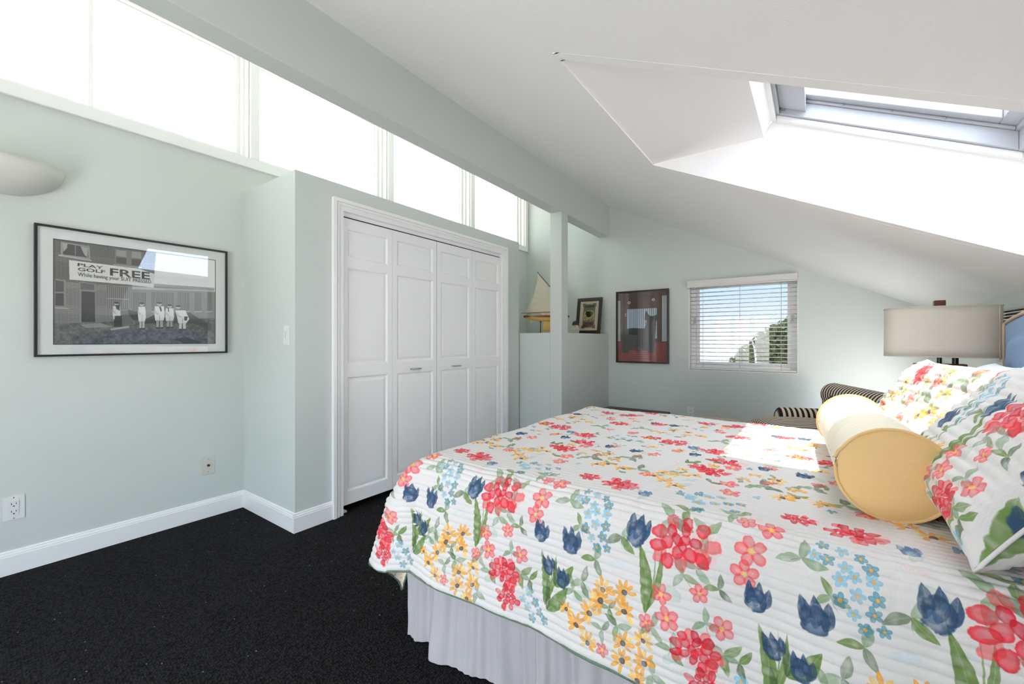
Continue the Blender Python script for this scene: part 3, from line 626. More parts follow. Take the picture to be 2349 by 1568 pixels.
# ================================================================== BED
bed = thing('bed', 'bed with tufted blue headboard and pale grey ruffled skirt under the quilt', 'bed')
MB().box((-1.24, 1.17, .36), (.66, 2.62, ZT-.02)).build('mattress', M_white, bed, bevel=.05, seg=4)
MB().box((-1.24, 1.18, .14), (.66, 2.61, .355)).build('box_spring', M_white, bed)
for x in (-1.15, .55):
    for y in (1.27, 2.5): MB().lathe([(.0, 0), (.02, 0), (.028, .14), (0, .14)], (x, y, 0), 12).build('leg', M_black, bed)
def skirt(path_pts, name):
    P_ = [Vector((x, y, 0)) for x, y in path_pts]; seg = [(P_[i+1]-P_[i]).length for i in range(len(P_)-1)]; L = sum(seg)
    def pos(s_):
        i = 0
        while i < len(seg)-1 and s_ > seg[i]: s_ -= seg[i]; i += 1
        d_ = (P_[i+1]-P_[i]).normalized(); return P_[i]+d_*s_, Vector((d_.y, -d_.x, 0))
    def fn(a, b):
        s_ = a*L; p, n_ = pos(min(s_, L-1e-5)); h = .42*(1-b)+.004*b; f = b**.9
        ph = s_*26+2.2*math.sin(s_*5.1)+1.3*math.sin(s_*11.7); w1 = .0035*math.sin(s_*170+3*math.sin(s_*21))*(1-.4*f)+math.sin(ph)*.015*(.3+f)+.010*math.sin(s_*61+math.sin(s_*9)*3)*(.5+.2*f)
        w2 = .042*f*f*math.sin(s_*7.7+1.0)+.02*f*math.sin(s_*3.3)
        cr_ = .006*mnoise.noise(Vector((s_*14, b*4, 3)))
        q = p+n_*(w1+w2*.8+cr_+.010*f); return (q.x, q.y, h+.012*f*math.sin(s_*9)*(1-f)), (a, b)
    return MB().grid(fn, int(L/.006), 26).build(name, M_skirt, bed, smooth=True)
skirt([(-1.33, 2.60), (-1.33, 1.135), (.66, 1.135)], 'bed_skirt')
# headboard: shaped panel with welt and tufted field
M_blue = mat('blue_linen', (.165, .27, .42, 1), .9, bump=.3, bscale=500, sheen=.15)
M_welt = mat('tan_piping', (.62, .44, .32, 1), .6)
HY0, HY1, HXF = 1.03, 2.765, .672
def hb_top(y):
    t = (y-(HY0+HY1)/2)/((HY1-HY0)/2); return 1.245+.085*max(0, math.cos(t*PI/2*.98))**.7
def hb(a, b):
    y = HY0+(HY1-HY0)*a; z = .25+(hb_top(y)-.25)*b; ex = 0
    px = (y-HY0)/.24; pz = (z-.30)/.22; r0 = int(math.floor(pz)); d_ = 1
    for j in (r0-1, r0, r0+1, r0+2):
        off = .5*(j % 2)
        for i in (math.floor(px-off), math.floor(px-off)+1): d_ = min(d_, math.hypot((px-off-i)*.24, (pz-j)*.22)/.15)
    cre = min(abs(((px+pz) % 1)-.5), abs(((px-pz) % 1)-.5)); puff = .028*min(1, d_)**.6
    edge = min(1, min(y-HY0, HY1-y, hb_top(y)-z)/.03); ed = max(0, edge)
    inset = min(y-HY0, HY1-y, hb_top(y)-z)
    f = 0 if inset < .09 else min(1, (inset-.09)/.02)
    return (HXF-.012*ed**.5-(puff*f if f > 0 else 0)+.0*cre, y, z), (a, b)
g = MB().grid(hb, 120, 70)
hbo = g.build('headboard', M_blue, bed, smooth=True)
m = MB(); N = 40
pp = [(HY0+(HY1-HY0)*i/N) for i in range(N+1)]
poly = [(HXF, y, hb_top(y)) for y in pp]+[(HXF, HY1, .25), (HXF, HY0, .25)]
m.prism(poly, (.07, 0, 0)); m.build('headboard_back', M_blue, bed)
MB().tube([(HXF-.008, HY0, .3)]+[(HXF-.008, y, hb_top(y)) for y in pp]+[(HXF-.008, HY1, .3)], .006, 8).tube([(HXF+.0, y, hb_top(y)+.002) for y in pp], .007, 8).build('piping', M_welt, bed, smooth=True)

# quilt
def quilt_fn(a, b):
    U = (X0Q-LQ)+a*(X1Q-X0Q+LQ); V = b*VTOT; ov = X0Q-U
    near = LQ-V; far = V-(LQ+Y1Q-Y0Q); x, y, z = U, Y0Q+V-LQ, ZT
    if near > 0 and ov > 0:
        r_ = math.hypot(near, ov); ph = math.degrees(math.atan2(ov, near)); o, d_ = drop(r_)
        K = [(0, 0, 1, 1), (14, 26, 1.35, 1), (28, 64, 1.85, .99), (45, 101, 1.62, 1.14), (62, 102, 1.3, 1.06), (90, 90, 1, 1)]
        for (p0, s0, k0, m0), (p1, s1, k1, m1_) in zip(K, K[1:]):
            if ph <= p1 or p1 == 90:
                f = (ph-p0)/(p1-p0); f = f*f*(3-2*f); psi = s0+(s1-s0)*f; kk = k0+(k1-k0)*f; mm = m0+(m1_-m0)*f; break
        kk = 1+(kk-1)*min(1, r_/.25)
        x = X0Q-math.sin(math.radians(psi))*o*kk; y = Y0Q-math.cos(math.radians(psi))*o*kk; z = ZT-d_*mm
    elif far > 0 and ov > 0:
        r_ = math.hypot(far, ov); ph = math.atan2(ov, far); o, d_ = drop(r_); x = X0Q-math.sin(ph)*o*1.2; y = Y1Q+math.cos(ph)*o*1.2; z = ZT-d_
    elif near > 0: o, d_ = drop(near); y = Y0Q-o; z = ZT-d_
    elif far > 0: o, d_ = drop(far); y = Y1Q+o; z = ZT-d_
    elif ov > 0: o, d_ = drop(ov); x = X0Q-o; z = ZT-d_
    return x, y, z, U, V, near, far, ov
NU, NV = 300, 860
QP = np.zeros((NV+1, NU+1, 3)); QU = np.zeros((NV+1, NU+1, 2)); QE = np.zeros((NV+1, NU+1))
for j in range(NV+1):
    for i in range(NU+1):
        x, y, z, U, V, near, far, ov = quilt_fn(i/NU, j/NV); QP[j, i] = (x, y, z); QU[j, i] = (U/PER, V/VTOT); QE[j, i] = max(near, 0)
du = np.gradient(QP, axis=1); dv = np.gradient(QP, axis=0); nr = np.cross(du, dv); nr /= np.linalg.norm(nr, axis=2, keepdims=True)+1e-12
Vv = np.linspace(0, VTOT, NV+1)[:, None]; Uv = np.linspace(X0Q-LQ, X1Q, NU+1)[None]
CH = .0205
warp = Vv+.0022*np.sin(Uv*7+1)+.0015*np.sin(Uv*19+2)
puff = .0050*np.abs(np.sin(PI*warp/CH))**.62
rng = np.random.default_rng(2)
def fbm(cu, cv):   # value noise over the cloth
    g_ = rng.random((cv+2, cu+2)); yy = np.linspace(0, cv, NV+1); xx = np.linspace(0, cu, NU+1); y0 = yy.astype(int); x0 = xx.astype(int)
    fy = (yy-y0)[:, None]; fx = (xx-x0)[None]; fy = fy*fy*(3-2*fy); fx = fx*fx*(3-2*fx)
    return (g_[y0][:, x0]*(1-fx)+g_[y0][:, x0+1]*fx)*(1-fy)+(g_[y0+1][:, x0]*(1-fx)+g_[y0+1][:, x0+1]*fx)*fy-.5
wr = .012*fbm(7, 7)+.006*fbm(20, 16)+.0032*fbm(110, 60)
side = np.clip(QE/.3, 0, 1)
wr = wr+side*(.010*np.sin(Uv*11+.7*np.sin(Uv*4))+.006*np.sin(Uv*23+1.2))
QP = QP+nr*(puff+wr)[..., None]+nr*.004
m = MB(); m.v = [tuple(p) for p in QP.reshape(-1, 3)]
m.f = [(j*(NU+1)+i, j*(NU+1)+i+1, (j+1)*(NU+1)+i+1, (j+1)*(NU+1)+i) for j in range(NV) for i in range(NU)]
m.uv = {k_: q for k_, q in enumerate(QU.reshape(-1, 2))}
quilt = thing('quilt', 'white channel-quilted bedspread printed with red, yellow and blue watercolour flowers', 'quilt')
qo = m.build('quilt_top', M_quilt, quilt, smooth=True)
# lining a little under the face cloth, and the green edge binding
QB = QP-nr*.006
m = MB(); m.v = [tuple(p) for p in QB.reshape(-1, 3)[:, :]]; 
st_ = 2
idx = lambda j, i: j*(NU+1)+i
m.f = [(idx(j, i), idx(j+5, i), idx(j+5, i+5), idx(j, i+5)) for j in range(0, NV, 5) for i in range(0, NU, 5)]
m.uv = {k_: (q[0]*PER/.3, q[1]*VTOT/.3) for k_, q in enumerate(QU.reshape(-1, 2))}
tag(m.build('lining', M_ditsy, quilt, smooth=True), 'cream reverse side with small yellow sprigs')
M_bind = mat('green_binding', (.20, .29, .20, 1), .8, var=.7, vscale=40)
rim = [tuple((QP[0, i]+QB[0, i])/2) for i in range(NU, -1, -3)]+[tuple((QP[j, 0]+QB[j, 0])/2) for j in range(0, NV+1, 5)]
tag(MB().tube(rim, .0048, 8).build('binding', M_bind, quilt, smooth=True), 'green patterned binding along the hem')

# ------------------------------------------------------------------ pillows
def pillow(name, mat_, c, a, b, thick, label, cat='pillow', group=None, rib=0, ribdir='b', uvo=(0, 0), uvs=None, n=56, flange=0, parent=None, bend=0, uvrot=0, piping=None, pinch=.07, seed=0):
    """c centre, a half-width vector, b half-height vector (metres)."""
    c, a, b = Vector(c), Vector(a), Vector(b); nn = a.cross(b).normalized(); W_, H_ = a.length, b.length
    uvs = uvs or (PER, VTOT)
    def P_(x, y, s_):
        fx = 1-abs(x)**3.2; fy = 1-abs(y)**3.2; th = thick*max(0, fx*fy)**.52
        kx = 1-pinch*(1-abs(y)**2.5)*abs(x)**6; ky = 1-pinch*(1-abs(x)**2.5)*abs(y)**6
        fl = 0
        w_ = .012*mnoise.noise(Vector((x*2.2+seed, y*2.2, s_)))+.005*mnoise.noise(Vector((x*7+seed, y*7, s_)))
        rb = rib*(abs(math.sin(PI*(y*H_ if ribdir == 'b' else x*W_)/.026))**.6) if rib else 0
        q = c+a*(x*kx)+b*(y*ky)+nn*(s_*(th+.003+(w_+rb*1.0)*min(1, th/thick*2+.15)))+nn*(bend*(x*x+y*y))
        xu, yv = x*W_, y*H_; cu, su = math.cos(uvrot), math.sin(uvrot); xu, yv = xu*cu-yv*su, xu*su+yv*cu
        return q, ((xu+uvo[0])/uvs[0], (yv+uvo[1])/uvs[1])
    m = MB()
    m.grid(lambda i, j: P_(2*i-1, 2*j-1, 1), n, int(n*1.6) if rib else n); m.grid(lambda i, j: P_(1-2*i, 2*j-1, -1), n, n)
    root = thing(name, label, cat, group) if parent is None else parent
    m.build('cover', mat_, root, smooth=True)
    if flange or piping:
        pts = []
        for k_ in range(160):
            t = k_/160*4; sgn = int(t); f = (t-sgn)*2-1
            x, y = [(f, -1), (1, f), (-f, 1), (-1, -f)][sgn]; pts.append(P_(x, y, 0)[0])
        pts.append(pts[0]); MB().tube(pts, .004 if flange else .0045, 8, caps=False).build('piping', piping or mat_, root, smooth=True)
    return root
def lean(name, mat_, xb, xt, y0, y1, zb, zt, th, label, **kw):
    c = ((xb+xt)/2, (y0+y1)/2, (zb+zt)/2); return pillow(name, mat_, c, (0, -(y1-y0)/2, 0), ((xt-xb)/2, 0, (zt-zb)/2), th, label, **kw)
M_sham = print_mat('sham_cotton', IM_quilt, .85, bump=.5, bscale=14, stretch=(9, 4, 1), sheen=.05)
lean('sleeping_pillow', M_white, .45, .60, 1.95, 2.60, .74, 1.085, .09, 'plain white pillow showing between the floral shams and the blue headboard', seed=3)
lean('sleeping_pillow', M_white, .50, .63, 1.20, 1.86, .74, 1.11, .09, 'plain white pillow behind the nearer floral sham, edge at the right side', seed=5)
pillow('throw_pillow', M_ditsy, (.405, 2.50, .90), (.03, -.17, 0), (.055, .01, .155), .045, 'cream cushion with small brown sprigs behind the farther floral sham', uvs=(.3, .3), seed=8)
pillow('pillow_sham', M_sham, (.335, 2.11, .928), (.05, -.355, 0), (.092, .012, .168), .08, 'farther floral quilted sham with one corner pointing up under the lamp shade', rib=.0055, uvo=(.30, .72), flange=1, pinch=.12, seed=1)
lean('pillow_sham', M_sham, .235, .515, 1.13, 1.84, .755, 1.10, .095, 'nearer floral quilted sham cut off by the right edge of the view', rib=.0055, uvo=(.12, .30), flange=1, pinch=.10, seed=2)
# bolster
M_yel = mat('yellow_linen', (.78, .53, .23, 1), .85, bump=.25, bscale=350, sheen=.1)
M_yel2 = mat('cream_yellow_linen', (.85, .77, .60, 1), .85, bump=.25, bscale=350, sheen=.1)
bo = thing('bolster', 'pale yellow cylindrical bolster cushion with piped ends lying across the bed', 'bolster')
A = Vector((.152, 1.40, .846)); B = Vector((.112, 2.22, .842)); AX = (B-A).normalized(); S1 = Vector((0, 0, 1)).cross(AX).normalized(); S2 = AX.cross(S1).normalized(); RB = .111
def rb_(t, th): return RB*(1+.012*mnoise.noise(Vector((t*3, math.cos(th)*1.2, math.sin(th)*1.2))))-.0048*abs(math.sin(t*70+1.5*math.sin(th*2)+mnoise.noise(Vector((t*9, th, 2)))*3))*(1.1+mnoise.noise(Vector((t*6, math.cos(th)*2, 7))))*min(1, t*12)*min(1, (1-t)*12)
def bfn(a, b):
    th = 2*PI*a; r_ = rb_(b, th); p = A+(B-A)*b+S1*math.cos(th)*r_+S2*math.sin(th)*r_; return p, (a, b)
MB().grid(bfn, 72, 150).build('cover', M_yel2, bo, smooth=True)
def endfn(C_, sgn, t0):
    def f(a, b):
        th = 2*PI*a; r_ = rb_(t0, th)*b; return C_+AX*sgn*.016*(1-b**2.4)+S1*math.cos(th)*r_+S2*math.sin(th)*r_, (a, b)
    return f
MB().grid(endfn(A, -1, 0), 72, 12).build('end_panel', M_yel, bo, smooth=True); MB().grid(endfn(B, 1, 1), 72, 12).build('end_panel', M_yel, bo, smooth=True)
for C_, t0 in ((A, 0), (B, 1)):
    pts = []
    for k_ in range(73):
        th = 2*PI*k_/72; r_ = rb_(t0, th)+.002; q = C_+S1*math.cos(th)*r_+S2*math.sin(th)*r_
        dd = abs((th-.33+PI) % (2*PI)-PI)
        if t0 == 0 and dd < .12: q = q+S1*.004
        pts.append(q)
    MB().tube(pts, .0042, 8, caps=False).build('piping', M_yel, bo, smooth=True)

# ================================================================== ITEMS ON THE LEFT WALL
# wall sconce
sc_ = thing('wall_sconce', 'half-bowl plaster uplight on the left wall above the large photograph', 'sconce')
prof = [(.004, -.158), (.05, -.154), (.10, -.135), (.15, -.102), (.185, -.055), (.2, 0), (.192, 0), (.178, -.05), (.14, -.095), (.09, -.125), (.004, -.145)]
MB().lathe(prof, (LX+.001, .235, 2.07), 40, sx=.95, sy=1.06, a0=-PI/2, a1=PI/2).build('bowl', M_plaster, sc_, smooth=True)
MB().lathe([(0, -.10), (.03, -.10), (.03, -.06), (0, -.06)], (LX+.06, .235, 2.07), 12).build('bulb', M_plate, sc_)

def frame_x(root, y0, y1, z0, z1, wd, dep, m_, x=LX):
    f = MB(); f.prism([(x, y0, z0), (x, y1, z0), (x, y1-wd, z0+wd), (x, y0+wd, z0+wd)], (dep, 0, 0)); f.prism([(x, y0, z1), (x, y0+wd, z1-wd), (x, y1-wd, z1-wd), (x, y1, z1)], (dep, 0, 0))
    f.prism([(x, y0, z0), (x, y0+wd, z0+wd), (x, y0+wd, z1-wd), (x, y0, z1)], (dep, 0, 0)); f.prism([(x, y1, z0), (x, y1, z1), (x, y1-wd, z1-wd), (x, y1-wd, z0+wd)], (dep, 0, 0))
    return f.build('frame', m_, root)
def text_mesh(txt, name, mat_, parent, mapfn, bold=0, depth=0):
    cu = bpy.data.curves.new('t', 'FONT'); cu.body = txt; cu.size = 1; cu.offset = bold; cu.resolution_u = 3; o = bpy.data.objects.new('t', cu); COL.objects.link(o)
    bpy.context.view_layer.update(); me = bpy.data.meshes.new_from_object(o.evaluated_get(bpy.context.evaluated_depsgraph_get())); bpy.data.objects.remove(o)
    co = np.array([v.co[:] for v in me.vertices]); lo = co.min(0); hi = co.max(0)
    for v in me.vertices: v.co = mapfn((v.co.x-lo[0])/(hi[0]-lo[0]), (v.co.y-lo[1])/(hi[1]-lo[1]))
    me.materials.clear(); me.materials.append(mat_); o = bpy.data.objects.new(name, me); COL.objects.link(o); o.parent = parent; return o

# large photograph
PX = LX+.018
ph = thing('framed_photograph', 'large black-framed black and white street photograph on the left wall', 'picture')
frame_x(ph, .333, 1.217, 1.093, 1.788, .011, .028, M_black)
MB().box((LX+.001, .338, 1.098), (LX+.016, 1.212, 1.783)).build('mat_board', M_mat, ph)
py0, py1, pz0, pz1 = .4047, 1.146, 1.160, 1.717
MB().box((LX+.0155, py0-.004, pz0-.004), (LX+.0168, py1+.004, pz1+.004)).build('mat_bevel', M_black, ph)
class Pic:
    def __init__(s, w_, h_, base): s.W, s.H = w_, h_; s.c = np.ones((h_, w_, 3), dtype=np.float32)*np.array(base, dtype=np.float32); s.X, s.Y = np.meshgrid((np.arange(w_)+.5)/w_, (np.arange(h_)+.5)/h_)
    def mask(s, pts):
        m_ = np.zeros(s.X.shape, bool); n_ = len(pts)
        for i in range(n_):
            (x0, y0), (x1, y1) = pts[i], pts[(i+1) % n_]
            if y0 == y1: continue
            c = ((y0 > s.Y) != (y1 > s.Y)) & (s.X < (x1-x0)*(s.Y-y0)/(y1-y0)+x0); m_ ^= c
        return m_
    def poly(s, pts, col, al=1): m_ = s.mask(pts); s.c[m_] = s.c[m_]*(1-al)+np.array(col)*al
    def ell(s, cx, cy, rx, ry, col, al=1): m_ = ((s.X-cx)/rx)**2+((s.Y-cy)/ry)**2 < 1; s.c[m_] = s.c[m_]*(1-al)+np.array(col)*al
def g_(v): return (v*1.0, v*.985, v*.965)
def street_print():
    P = Pic(900, 676, g_(.42)); r = np.random.default_rng(3)
    def q(cx, cy):
        p = on_x(80+cx/5.339, 540+cy/5.339, PX); return ((p[1]-py0)/(py1-py0), (p[2]-pz0)/(pz1-pz0))
    def pl(pts, v, al=1): P.poly([q(*p) for p in pts], g_(v) if not isinstance(v, tuple) else v, al)
    # sky
    pl([(1100, 0), (2300, 0), (2300, 700), (1100, 600)], .93)
    # main building, brick courses
    wallpts = [(200, 0), (1500, 0), (1450, 640), (1200, 1040), (200, 1100)]
    mk = P.mask([q(*p) for p in wallpts]); rows = (P.Y*112).astype(int); bx = ((P.X*95+(rows % 2)*.5) % 1); mortar = ((P.Y*112) % 1 < .22) | (bx < .14)
    tone = np.where(P.Y > .60, .25, .36)+.07*r.random((P.H, P.W)); tone = np.where(mortar, tone+.20, tone-.03); P.c[mk] = (tone[..., None]*np.array([1, .98, .95]))[mk]
    # long low building
    lowpts = [(1190, 610), (2200, 660), (2200, 1010), (1300, 1030), (1190, 1000)]
    pl(lowpts, .48); mk = P.mask([q(*p) for p in lowpts]); P.c[mk] += (.05*r.random((P.H, P.W, 1))-.02).astype(np.float32)[mk]
    pl([(1190, 625), (2200, 668), (2200, 690), (1190, 655)], .68); pl([(1190, 560), (1460, 590), (2200, 640), (2200, 662), (1190, 610)], .62)
    for a, b in ((1200, 1360), (1430, 1700), (1750, 1890), (1960, 2040), (2110, 2170)):
        pl([(a, 690), (b, 700), (b, 925), (a, 930)], .33)
        for xx in range(a+12, b-6, 18): pl([(xx, 690), (xx+5, 690), (xx+5, 925), (xx, 925)], .55)
        pl([(a-8, 925), (b+8, 920), (b+8, 935), (a-8, 942)], .6)
    # windows of the brick house
    pl([(320, 75), (670, 130), (680, 295), (320, 245)], .55); pl([(345, 90), (650, 145), (655, 270), (345, 230)], .2)
    pl([(340, 90), (400, 100), (395, 150), (350, 200)], .62); pl([(560, 130), (650, 150), (645, 265), (610, 240), (580, 180)], .62); pl([(490, 110), (500, 112), (500, 245), (490, 243)], .5)
    pl([(290, 230), (695, 300), (695, 315), (290, 248)], .66)
    pl([(980, 160), (1330, 205), (1310, 385), (980, 350)], .42); pl([(995, 175), (1120, 190), (1120, 265), (995, 245)], .56); pl([(1185, 195), (1300, 205), (1300, 285), (1185, 270)], .56); pl([(995, 262), (1120, 275), (1120, 350), (995, 335)], .24); pl([(1185, 285), (1300, 295), (1300, 375), (1185, 360)], .26)
    pl([(965, 350), (1310, 390), (1310, 402), (965, 362)], .6)
    pl([(245, 530), (380, 545), (385, 885), (245, 880)], .5); pl([(250, 545), (355, 560), (355, 690), (250, 685)], .27); pl([(250, 705), (355, 705), (355, 860), (250, 855)], .22); pl([(245, 878), (415, 885), (415, 898), (245, 892)], .68)
    pl([(545, 560), (745, 590), (745, 1070), (545, 1070)], .48); pl([(560, 575), (725, 600), (725, 665), (560, 660)], .33); pl([(572, 680), (735, 690), (740, 1060), (572, 1065)], .20)
    pl([(880, 610), (1160, 640), (1140, 900), (890, 890)], .36)
    for xx in range(900, 1150, 24): pl([(xx, 615), (xx+7, 615), (xx+7, 890), (xx, 890)], .56)
    pl([(880, 760), (1150, 775), (1150, 788), (880, 773)], .58)
    # the banner
    pl([(418, 298), (1270, 405), (1470, 470), (1455, 640), (1200, 605), (425, 538)], .86)
    # ground
    pl([(200, 1075), (560, 1070), (1200, 1040), (2300, 1010), (2300, 1400), (200, 1400)], .33)
    mk = P.mask([q(*p) for p in [(200, 1075), (1200, 1040), (2300, 1010), (2300, 1400), (200, 1400)]]); nz = smooth_noise(P.H, P.W, 60, r, False)*.16+smooth_noise(P.H, P.W, 200, r, False)*.10-.12; P.c[mk] += nz[..., None].astype(np.float32)[mk]
    pl([(560, 1090), (800, 1070), (960, 1120), (620, 1130)], .5); pl([(1180, 1110), (1480, 960), (1900, 940), (2100, 1080), (1500, 1060)], .24)
    pl([(1800, 950), (2160, 1080), (2160, 1180), (1880, 1040)], .26); pl([(1700, 1270), (1850, 1240), (2050, 1310), (1830, 1320)], .22); pl([(1040, 930), (1130, 915), (1180, 1000), (1180, 1100), (1040, 1110)], .36)
    # rolled pipe, vest and aproned men
    pl([(920, 1140), (1150, 1105), (1168, 1150), (950, 1192)], .62); pl([(930, 1160), (1165, 1128), (1168, 1150), (950, 1192)], .34)
    def man(cx, top, bot, w_, shirt, legs, bent=0):
        h = bot-top
        def E(x, y, rx, ry, v): a = q(x, y); b = q(x+rx, y); c_ = q(x, y+ry); P.ell(a[0], a[1], abs(b[0]-a[0])+.002, abs(c_[1]-a[1])+.002, g_(v))
        E(cx+bent*w_*.9-(0 if not bent else 0), top+h*.07+bent*h*.1, w_*.25, h*.065, .70); E(cx+bent*w_*.9, top+h*.03+bent*h*.1, w_*.3, h*.03, .12)
        pl([(cx-w_*.5+bent*w_*.5, top+h*.16), (cx+w_*.5+bent*w_*.3, top+h*.16), (cx+w_*.6-bent*w_*.4, top+h*.55), (cx+w_*.45, top+h*.72), (cx-w_*.45, top+h*.72), (cx-w_*.55, top+h*.5)], shirt); pl([(cx-w_*.5, top+h*.2), (cx-w_*.62, top+h*.4), (cx-w_*.1, top+h*.50), (cx-w_*.05, top+h*.44), (cx-w_*.4, top+h*.36)], shirt*.82); pl([(cx+w_*.02, top+h*.5), (cx+w_*.06, top+h*.5), (cx+w_*.05, top+h*.7), (cx, top+h*.7)], .45)
        pl([(cx-w_*.35, top+h*.7), (cx-w_*.02, top+h*.7), (cx-w_*.08, bot), (cx-w_*.33, bot)], legs); pl([(cx+w_*.05, top+h*.7), (cx+w_*.4, top+h*.7), (cx+w_*.38, bot), (cx+w_*.12, bot)], legs)
        E(cx-w_*.2, bot, w_*.2, h*.02, .12); E(cx+w_*.27, bot, w_*.2, h*.02, .12)
    man(1000, 815, 1110, 85, .82, .12); pl([(975, 985), (1065, 980), (1070, 1115), (990, 1118)], .13); pl([(985, 850), (1040, 850), (1040, 920), (1000, 900)], .2)
    pl([(1140, 905), (1220, 925), (1300, 930), (1320, 1040), (1200, 1035), (1145, 960)], .16)
    man(1310, 820, 1140, 85, .88, .72); man(1525, 815, 1130, 110, .88, .62); man(1650, 845, 1125, 95, .86, .60); man(1805, 870, 1150, 110, .88, .80, -.5)
    pl([(1520, 870), (1545, 870), (1558, 925), (1540, 930)], .2); pl([(1628, 880), (1640, 880), (1645, 930), (1632, 932)], .2); pl([(1830, 990), (1875, 990), (1860, 1040), (1830, 1040)], .18)
    P.c += (r.random((P.H, P.W, 1))*.04-.02).astype(np.float32)
    return np.clip(P.c, 0, 1)**.85*1.06
M_street = print_mat('street_print', image_from('street_print', street_print()), .6)
m = MB(); m.grid(lambda a, b: ((PX-.0008, py0+(py1-py0)*a, pz0+(pz1-pz0)*b), (a, b)), 1, 1); m.build('print', M_street, ph)
M_ink = mat('banner_ink', (.045, .043, .04, 1), .7)
def cq(cx, cy): p = on_x(80+cx/5.339, 540+cy/5.339, PX+.0004); return Vector(p)
def quadmap(tl, tr_, br, bl_):
    a, b, c, d = cq(*bl_), cq(*br), cq(*tr_), cq(*tl)
    return lambda s_, t: (a*(1-s_)+b*s_)*(1-t)+(d*(1-s_)+c*s_)*t
text_mesh('PLAY', 'lettering', M_ink, ph, quadmap((525, 335), (838, 378), (838, 412), (525, 372)), .02)
text_mesh('GOLF', 'lettering', M_ink, ph, quadmap((527, 388), (862, 425), (862, 466), (527, 430)), .02)
text_mesh('FREE', 'lettering', M_ink, ph, quadmap((920, 398), (1410, 452), (1410, 540), (920, 488)), .02)
text_mesh('While having your SUIT PRESSED', 'lettering', M_ink, ph, quadmap((525, 448), (1425, 548), (1425, 600), (525, 512)), .008)
MB().box((LX+.0205, .343, 1.103), (LX+.0225, 1.207, 1.778)).build('glazing', M_picglass, ph)

# electrical plates
def duplex(root, wdir, o, up=Vector((0, 0, 1)), nrm=None, rounded=False, mat_=M_plate):
    def bx(s0, s1, t0, t1, d0, d1, name, m_, bev=0):
        mb = MB(); c = [o+wdir*s_+up*t for s_, t in ((s0, t0), (s1, t0), (s1, t1), (s0, t1))]; mb.prism([p+nrm*d0 for p in c], nrm*(d1-d0)); return mb.build(name, m_, root, bevel=bev)
    bx(-.037, .037, -.060, .060, 0, .005, 'cover_plate', mat_, .0015)
    bx(-.018, .018, -.036, .036, .005, .008, 'receptacle', mat_, .001)
    for c in (-.019, .019):
        bx(-.009, -.0065, c-.002, c+.007, .0078, .0086, 'slot', M_dark); bx(.0065, .009, c-.001, c+.006, .0078, .0086, 'slot', M_dark); bx(-.0028, .0028, c-.012, c-.007, .0078, .0086, 'slot', M_dark)
    for c in (-.052, .052): bx(-.002, .002, c-.002, c+.002, .005, .0058, 'screw', M_chrome)
ol = thing('power_outlet', 'white power outlet low on the left wall at the left edge of the view', 'outlet')
duplex(ol, Vector((0, 1, 0)), Vector((LX, .266, .331)), nrm=Vector((1, 0, 0)))
of = thing('power_outlet', 'white power outlet on the far wall below the window, beyond the bed', 'outlet')
duplex(of, Vector((1, 0, 0)), Vector((-1.137, FY, .385)), nrm=Vector((0, -1, 0)))
cx_ = thing('cable_outlet', 'ivory cable jack plate low on the left wall near the closet corner', 'outlet')
MB().box((LX, 1.074, .286), (LX+.005, 1.149, .402)).build('cover_plate', M_ivory, cx_, bevel=.0015)
MB().prism([(LX+.005, 1.1115+.010*math.cos(a*PI/3), .344+.010*math.sin(a*PI/3)) for a in range(6)], (.004, 0, 0)).build('nut', M_chrome, cx_)
MB().tube([(LX+.005, 1.1115, .344), (LX+.018, 1.1115, .344)], .005, 12).build('jack', M_dark, cx_)
for z in (.302, .386): MB().box((LX+.005, 1.1095, z-.002), (LX+.006, 1.1135, z+.002)).build('screw', M_chrome, cx_)
sw = thing('light_switch', 'white dimmer switch plate on the narrow end wall of the closet', 'switch')
MB().box((-2.738, CY0-.005, 1.152), (-2.666, CY0, 1.272)).build('cover_plate', M_plate, sw, bevel=.0015)
MB().box((-2.717, CY0-.0085, 1.180), (-2.687, CY0-.005, 1.245)).build('paddle', M_plate, sw, bevel=.0015)
MB().box((-2.710, CY0-.011, 1.193), (-2.706, CY0-.0085, 1.238)).build('slider', M_ivory, sw)

